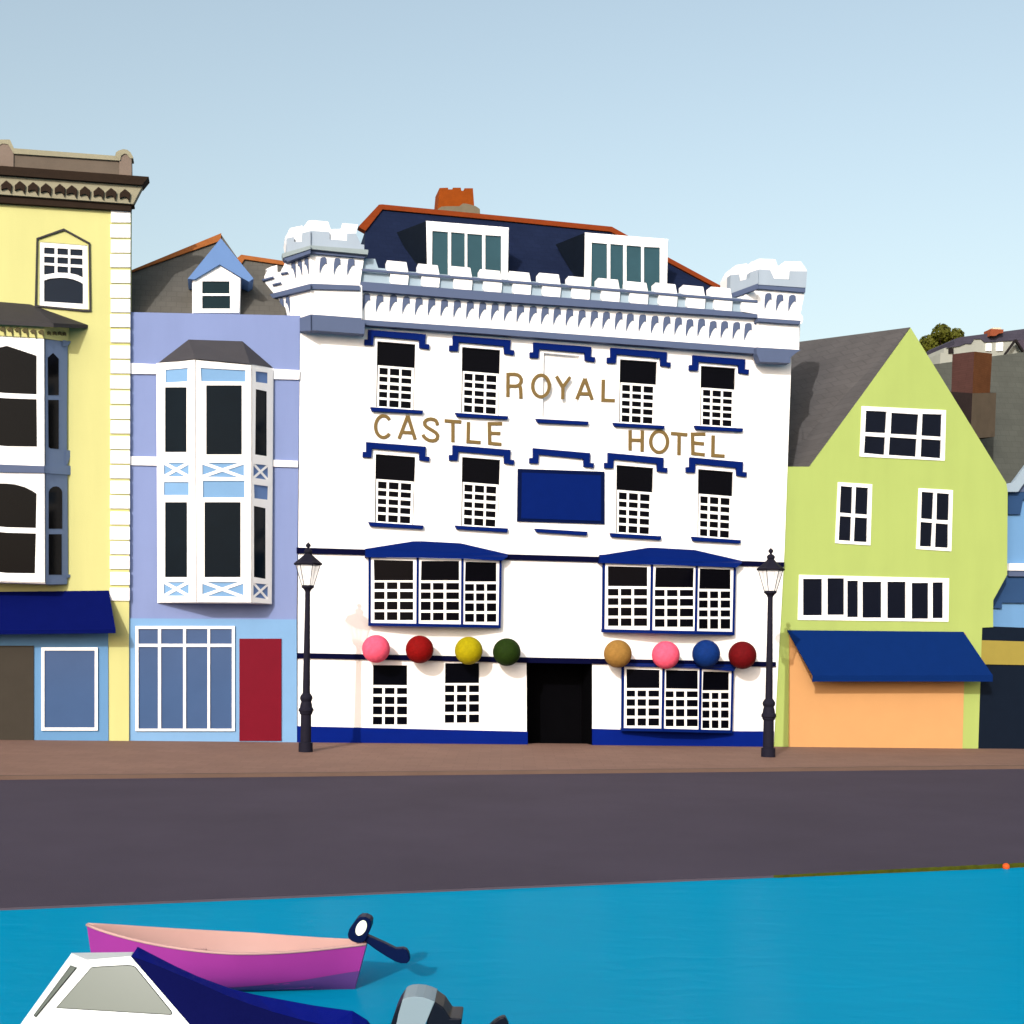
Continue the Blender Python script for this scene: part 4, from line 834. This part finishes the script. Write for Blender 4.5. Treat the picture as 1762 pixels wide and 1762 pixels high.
# ------------------------------------------------------------------ tree on the hill
tb = onp(1622, 640, -54)
troot = thing('tree', 'dark olive green bushy tree beside the far white house on the hill', 'tree', tb)
sc = tb.y / FPX
mb = MB(); mb.tube([Vector((0, 0, -1.5)), Vector((.05, 0, 1.0)), Vector((-.1, .1, 2.2))], [.28, .2, .12], 8)
for a in range(6):
    d = Vector((cos(a * 1.05), sin(a * 1.05), .9)) * 1.1; mb.tube([Vector((0, 0, .8 + .15 * a)), Vector((0, 0, .8 + .15 * a)) + d], [.1, .04], 6)
mb.build('trunk', BARK, troot)
mb = MB()
blobs = [(1619, 575, 17), (1604, 595, 22), (1630, 588, 20), (1643, 580, 13), (1610, 616, 24), (1590, 602, 14), (1632, 607, 18), (1618, 630, 22), (1600, 640, 22), (1585, 620, 15), (1574, 640, 18)]
for x, y, r_ in blobs:
    c = Vector(((x - 1622) * sc, random.uniform(-.4, .6), (640 - y) * sc)); rr = r_ * sc
    for _ in range(int(2.0 * r_ * r_)):
        v = Vector((random.gauss(0, 1), random.gauss(0, 1), random.gauss(0, 1))).normalized() * rr * random.uniform(.55, 1.0) ** .5
        n = (v.normalized() + Vector((random.uniform(-.7, .7), random.uniform(-.7, .7), random.uniform(-.7, .7)))).normalized(); t = n.orthogonal().normalized(); b = n.cross(t)
        s_ = random.uniform(.1, .2); k = random.uniform(0, 6.28); t, b = t * cos(k) + b * sin(k), b * cos(k) - t * sin(k)
        p = c + v
        mb.face([p - t * s_, p + b * s_ * .6, p + t * s_, p - b * s_ * .6])
mb.build('crown', LEAF, troot, norm=False)

# ------------------------------------------------------------------ street lamps
def lamp(px, py, lean, label):
    g = g_at(px, py); k = g.y / FPX; B = py
    root = thing('street_lamp', label, 'street lamp', g, 0, 'black street lamps on the pavement'); root.rotation_euler = (0, lean, 0)
    zz = lambda y: (1295.4 - y) * k
    mb = MB()
    mb.lathe([(zz(y), r * k) for y, r in [(1297, 12.2), (1277.5, 12), (1277, 9.3), (1230, 8.9), (1228, 10.6), (1225, 11.2), (1223.5, 12.9), (1220, 12.7), (1217, 10.6), (1211, 9.8), (1207, 8.6), (1205, 9.6), (1202, 10.9), (1199, 10.7), (1195, 8.4), (1192.5, 6.4), (1150, 5.9), (1090, 5.1), (1040, 4.5), (1018, 4.4)]], 28)
    mb.build('pole', IRON, root, smooth=False)
    mb = MB(); mb.lathe([(zz(y), r * k) for y, r in [(1018.3, 4.4), (1015, 6), (1012, 9), (1011, 10.8), (1007.2, 10.9)]], 24)
    ln = mb.build('lantern', IRON, root)
    mb = MB(); hexr = lambda y, r, i: Vector((r * k * cos(i * pi / 3), r * k * sin(i * pi / 3), zz(y)))
    for i in range(6): mb.tube([hexr(1008, 10.4, i), hexr(972, 21.2, i)], .62 * k, 6)
    mb.build('lantern_bars', IRON, ln)
    mb = MB(); mb.grid([[hexr(1007.5, 10.0, i) for i in range(7)], [hexr(972.5, 20.6, i) for i in range(7)]]); mb.build('glass', CLEAR, ln)
    mb = MB(); mb.lathe([(zz(y), r * k) for y, r in [(972.5, 23.4), (970.5, 24.6), (968.8, 24.4), (967.5, 22), (961, 14.5), (955, 7.5), (953, 6.2)]], 6)
    mb.lathe([(zz(y), r * k) for y, r in [(953.2, 5.2), (951, 6.9), (948, 7.1), (945.5, 5), (943.5, 2), (942, 2.2), (940.5, 4), (938, 4.5), (935.8, 3), (934.6, 1.4), (932.8, .3)]], 18)
    mb.build('lantern_cap', IRON, ln)
lamp(525.8, 1295.4, radians(.75), 'black lamp post in front of the lavender house and hotel corner')
lamp(1321.8, 1305.0, radians(.75), 'black lamp post in front of the hotel corner by the lime house')

# ------------------------------------------------------------------ magenta dinghy
DC = 12.5
def W(px, py, y): return atdepth(px, py, y)
def X(px, y): return (px - CX) / FPX * y
bx0, bx1 = X(150, DC), X(632, DC)
root = thing('dinghy', 'magenta rowing dinghy with pale pink inside floating by the quay', 'dinghy', Vector(((bx0 + bx1) / 2, DC, WZ)))
O = root.location.copy()
NS = 24
def beam(t): return .435 * (sin(pi * min(t / 1.12, 1)) ** .75) * (1 - .30 * max(0, t - .55) / .45)
def beam2(t):
    b = beam(t); e = .10
    return max(b * (1 - t ** 8) + e * t ** 8, .012)
def sheer(t): return .572 + (.404 - .572) * t - .088 * 4 * t * (1 - t)
def station(t, side, inset=0.0):
    b = max(.004, beam2(t) - inset); zg = sheer(t); stem = 1 - t
    xg = bx0 + (bx1 - bx0) * t
    pts = []
    for f, kb in ((0, 1.0), (.25, .97), (.5, .9), (.72, .74), (.88, .48), (1.0, .12)):
        z = zg * (1 - f) + (-.05) * f
        xo = .09 * f * max(0, 1 - t * 5) - .12 * f * max(0, (t - .8) / .2)
        pts.append(Vector((xg + xo, DC - side * b * kb, z)) - O)
    return pts
mb = MB()
rows = []
for i in range(NS + 1):
    t = i / NS; a = station(t, 1); b = station(t, -1); rows.append(a + b[::-1])
mb.grid(rows); mb.face([p for p in rows[-1]])
hull = mb.build('hull', MAGENTA, root, smooth=True, norm=True)
mb = MB(); rows = []
for i in range(NS + 1):
    t = i / NS
    a = [p + Vector((0, 0, .012 if j == 0 else .02)) for j, p in enumerate(station(t, 1, .022))]; b = [p + Vector((0, 0, .012 if j == 0 else .02)) for j, p in enumerate(station(t, -1, .022))]
    rows.append(a + b[::-1])
mb.grid(rows); mb.face(rows[-1]); mb.build('inner_lining', PINKIN, root, smooth=True, norm=False)
mb = MB()
for sd_ in (1, -1):
    mb.tube([station(i / NS, sd_)[0] + Vector((0, 0, .006)) for i in range(NS + 1)], .014, 8)
mb.build('gunwale', PINKIN, root, smooth=True)
for t0 in (.36, .68):
    a, b = station(t0, 1, .075)[1], station(t0, -1, .075)[1]
    mb = MB(); dz = Vector((0, 0, -.03)); dx = Vector((.11, 0, 0)); dn = Vector((0, 0, .03))
    mb.solid([a - dx + dz, a + dx + dz, a + dx + dz - dn, a - dx + dz - dn], [b - dx + dz, b + dx + dz, b + dx + dz - dn, b - dx + dz - dn]); mb.build('thwart', PINKIN, root)
mb = MB(); rows = []
for i in range(9, NS + 1):
    t = i / NS; h = .15 * (i - 9) / (NS - 9); s_ = station(t, 1); zz_ = [p.z + O.z for p in s_]
    def atz(z):
        for j in range(len(s_) - 1):
            if zz_[j] >= z >= zz_[j + 1]:
                f = (zz_[j] - z) / (zz_[j] - zz_[j + 1]); return s_[j].lerp(s_[j + 1], f)
        return s_[-1]
    rows.append([atz(-.045 + (h + .05) * kk / 4) + Vector((0, -.006, 0)) for kk in range(5)])
mb.grid(rows); mb.build('boot_stripe', BOOTTOP, root, smooth=True, norm=False)
rm = R(560, 1560, 5.182)
def flat(mbx, pix, y, thick, o): 
    f = [W(x, yy, y) - o for x, yy in pix]; mbx.solid(f, [p + Vector((0, thick, 0)) for p in f])
om = DC - .06
mb = MB(); flat(mb, rm((205, 285), (198, 250), (210, 205), (240, 165), (275, 115), (310, 93), (355, 93), (395, 112), (409, 135), (405, 190), (378, 255), (350, 310), (330, 325), (280, 325), (235, 310)), om, .2, O)
mo = mb.build('outboard_motor', MOTORNAVY, root, bevel=.03)
mb = MB(); e_ = [(318 + 44 * cos(a) * cos(1.12) - 72 * sin(a) * cos(1.12 - pi / 2) * 0 + 0, 0) for a in (0,)]
el = []
for i in range(24):
    a = 2 * pi * i / 24; u_, v_ = 72 * cos(a), 44 * sin(a); ph = radians(64)
    el.append((318 + u_ * cos(ph) - v_ * sin(ph), 191 - (u_ * sin(ph) + v_ * cos(ph))))
flat(mb, rm(*el), om - .012, .02, O); mb.build('cowling_face', MOTORFACE, mo)
mb = MB(); flat(mb, rm((340, 250), (378, 262), (440, 290), (530, 330), (625, 378), (690, 373), (720, 385), (740, 415), (750, 450), (751, 485), (725, 507), (670, 507), (620, 490), (540, 445), (440, 380), (355, 315), (330, 295)), om + .04, .1, O)
mb.build('motor_leg', MOTORNAVY, mo, bevel=.02)

# ------------------------------------------------------------------ white cabin cruiser
root = thing('cabin_boat', 'white cabin boat with navy canvas cover and grey-banded outboard motor', 'boat', W(250, 1815, 9.5).to_2d().to_3d() + Vector((0, 0, WZ)))
O = root.location.copy()
GZ = .28
def CW(px, py, y): return W(px, py, y) - O
mb = MB(); rows = []
xb, xs = X(-170, 9.5), X(655, 9.5)
for i in range(17):
    t = i / 16; x = xb + (xs - xb) * t; hb = .62 * min(1, (t / .45)) ** .7 * (1 - .12 * max(0, t - .6)); zg = GZ + .04 * (1 - t)
    r_ = []
    for sd_ in (1, -1):
        col = [(0, 1.0), (.3, .97), (.65, .85), (1, .35)]
        pp = [Vector((x + .25 * f * (1 - t), 9.48 - sd_ * hb * kb, zg * (1 - f) + (-.3) * f)) - O for f, kb in col]
        r_ += pp if sd_ == 1 else pp[::-1]
    rows.append(r_)
mb.grid(rows); mb.face(rows[-1]); mb.grid([[r_[0] for r_ in rows], [r_[-1] for r_ in rows]])
mb.build('hull', GELCOAT, root, smooth=False)
A = CW(150, 1653, 9.3); Bp = CW(225.5, 1646.5, 9.3); E_ = CW(122.5, 1641, 9.72); G_ = CW(230, 1639.5, 9.72)
Cp = CW(393, 1840, 9.05); pls = plane3(W(150, 1653, 9.3), W(225.5, 1646.5, 9.3), W(393, 1840, 9.05)); plf2 = plane3(W(122.5, 1641, 9.72), W(150, 1653, 9.3), pls.at(-4, 1840)); D_ = pls.at(-4, 1840) - O; F_ = plf2.at(8, 1800) - O; Fb = CW(60, 1765, 10.0); Cb = CW(340, 1765, 10.0)
mb = MB()
for f in ([A, Bp, Cp, D_], [E_, A, D_, F_], [G_, E_, F_, Fb], [G_, Fb, Cb], [Bp, G_, Cb, Cp]): mb.face(f)
cab = mb.build('cabin', GELCOAT, root)
mb = MB(); up = Vector((0, 0, .006)); mb.solid([A + up, Bp + up, G_ + up, E_ + up], [p - Vector((0, 0, .02)) for p in (A, Bp, G_, E_)])
mb.build('cabin_roof', ROOFGEL, cab)
rc = R(0, 1600, 4.8944)
sw = rc((472, 655), (480, 645), (765, 318), (780, 312), (950, 302), (1075, 296), (1118, 302), (1140, 312), (1440, 680), (1447, 695), (1447, 710), (1435, 717), (1420, 716), (475, 659))
fw = rc((592, 300), (645, 319), (300, 736), (282, 719))
for q, pl in ((sw, pls), (fw, plf2)):
    mb = MB(); f = [pl.at(x, y, .006) - O for x, y in q]; mb.solid(f, [p + Vector((0, .006, 0)) for p in f])
    wn = mb.build('window', RUBBER, cab)
    cxm = sum(p[0] for p in q) / len(q); cym = sum(p[1] for p in q) / len(q)
    iq = []
    n = len(q)
    for i in range(n):
        a, b, c = q[i - 1], q[i], q[(i + 1) % n]
        def nrm(p, r): 
            dx, dy = r[0] - p[0], r[1] - p[1]; l = math.hypot(dx, dy) or 1; return (-dy / l, dx / l)
        n1, n2 = nrm(a, b), nrm(b, c); mx, my = n1[0] + n2[0], n1[1] + n2[1]; l = math.hypot(mx, my) or 1; k = 1.1 / max(.35, l / 2)
        iq.append((b[0] + mx / l * k, b[1] + my / l * k))
    if abs(sum(iq[i][0] * iq[(i + 1) % n][1] - iq[(i + 1) % n][0] * iq[i][1] for i in range(n))) > abs(sum(q[i][0] * q[(i + 1) % n][1] - q[(i + 1) % n][0] * q[i][1] for i in range(n))):
        iq = [(2 * b[0] - x, 2 * b[1] - y) for (x, y), b in zip(iq, q)]
    mb = MB(); f = [pl.at(x, y, .012) - O for x, y in iq]; mb.solid(f, [p + Vector((0, .006, 0)) for p in f])
    mb.build('pane', CABINGLASS, wn)
Ai = [(237, 1629), (258, 1640), (300, 1661.5), (340, 1680), (375, 1693), (400, 1702), (440, 1711.5), (480, 1719), (540, 1730), (607, 1739.5), (632, 1755), (645, 1772)]
Bi = [(226, 1645.5), (240, 1650), (272, 1662), (310, 1678), (350, 1695), (388, 1712), (425, 1726), (470, 1741), (520, 1755), (565, 1765), (605, 1778), (630, 1792)]
Ci = [(395, 1842), (405, 1842), (420, 1842), (440, 1842), (460, 1842), (480, 1842), (500, 1842), (530, 1842), (560, 1842), (590, 1842), (615, 1842), (640, 1842)]
mb = MB(); mb.grid([[CW(x, y, 9.3 if i else 9.31) for i, (x, y) in enumerate(Bi)], [CW(x, y, 9.03) for x, y in Ci]])
cv = mb.build('canvas_cover', BOATCANVAS, root, norm=False, smooth=True)
mb = MB(); mb.grid([[CW(x, 1775, 10.0) for x, y in Ai], [CW(x, y, 9.72) for x, y in Ai], [CW(x, y, 9.3 if i else 9.31) for i, (x, y) in enumerate(Bi)]])
mb.build('canvas_top', BOATCANVAS2, cv, norm=False)
oc = 9.42
lo = [(640, 900), (688, 832)]
mb = MB(); flat(mb, rm((560, 1200), (583, 1047), (610, 965), (640, 900), (672, 850), (690, 832), (700, 1200)), oc, .34, O)
flat(mb, rm((960, 843), (975, 848), (1050, 900), (1100, 975), (1115, 1000), (1217, 1000), (1213, 1047), (1180, 1200), (860, 1200)), oc, .34, O)
mo = mb.build('outboard_motor', COWLDARK, root, bevel=.025)
mb = MB(); flat(mb, rm((685, 838), (700, 822), (740, 808), (800, 802), (870, 809), (930, 828), (976, 848), (893, 1047), (840, 1200), (600, 1200), (632, 1047), (650, 960)), oc - .012, .364, O)
mb.build('cowling_band', COWLGREY, mo, bevel=.02)
mb = MB(); flat(mb, rm((700, 1195), (1000, 1195), (960, 1700), (760, 1700)), oc + .08, .16, O); mb.build('motor_leg', COWLDARK, mo)
mb = MB(); flat(mb, rm((1440, 1085), (1480, 1047), (1500, 1028), (1540, 1000), (1575, 987), (1600, 984), (1615, 1010), (1632, 1047), (1640, 1100), (1560, 1150), (1300, 1190), (1090, 1200), (1090, 1120), (1300, 1115)), oc + .12, .07, O)
mb.build('tiller', COWLDARK, mo, bevel=.015)

# ------------------------------------------------------------------ weed fringe and float on the quay edge
mb = MB()
for i in range(420):
    px = random.uniform(1335, 1790); hgt = (px - 1320) / 440 * .040
    p = g_quay(px) + Vector((0, -.012, WZ)); a = random.uniform(-.5, .5); w_ = random.uniform(.02, .05)
    mb.face([p + Vector((-w_, 0, -.01)), p + Vector((w_, -.01, -.01)), p + Vector((w_ * .6 + a * .04, -.015, .036 + hgt * random.uniform(.5, 1))), p + Vector((-w_ * .6 + a * .04, -.005, .036 + hgt * random.uniform(.5, 1)))])
tag(mb.build('seaweed', WEED, norm=False), 'thin fringe of green weed along the quay edge', 'seaweed', kind='stuff')
fp = g_quay(1728) + Vector((0, -.07, WZ + .03)); mb = MB()
mb.lathe([(.055 * sin(-pi / 2 + pi * (i + .05) / 12.1), .055 * cos(-pi / 2 + pi * (i + .05) / 12.1)) for i in range(13)], 20)
fl = mb.build('mooring_float', ORANGE, smooth=True); fl.location = fp
tag(fl, 'tiny orange float lying at the weedy quay edge', 'float')
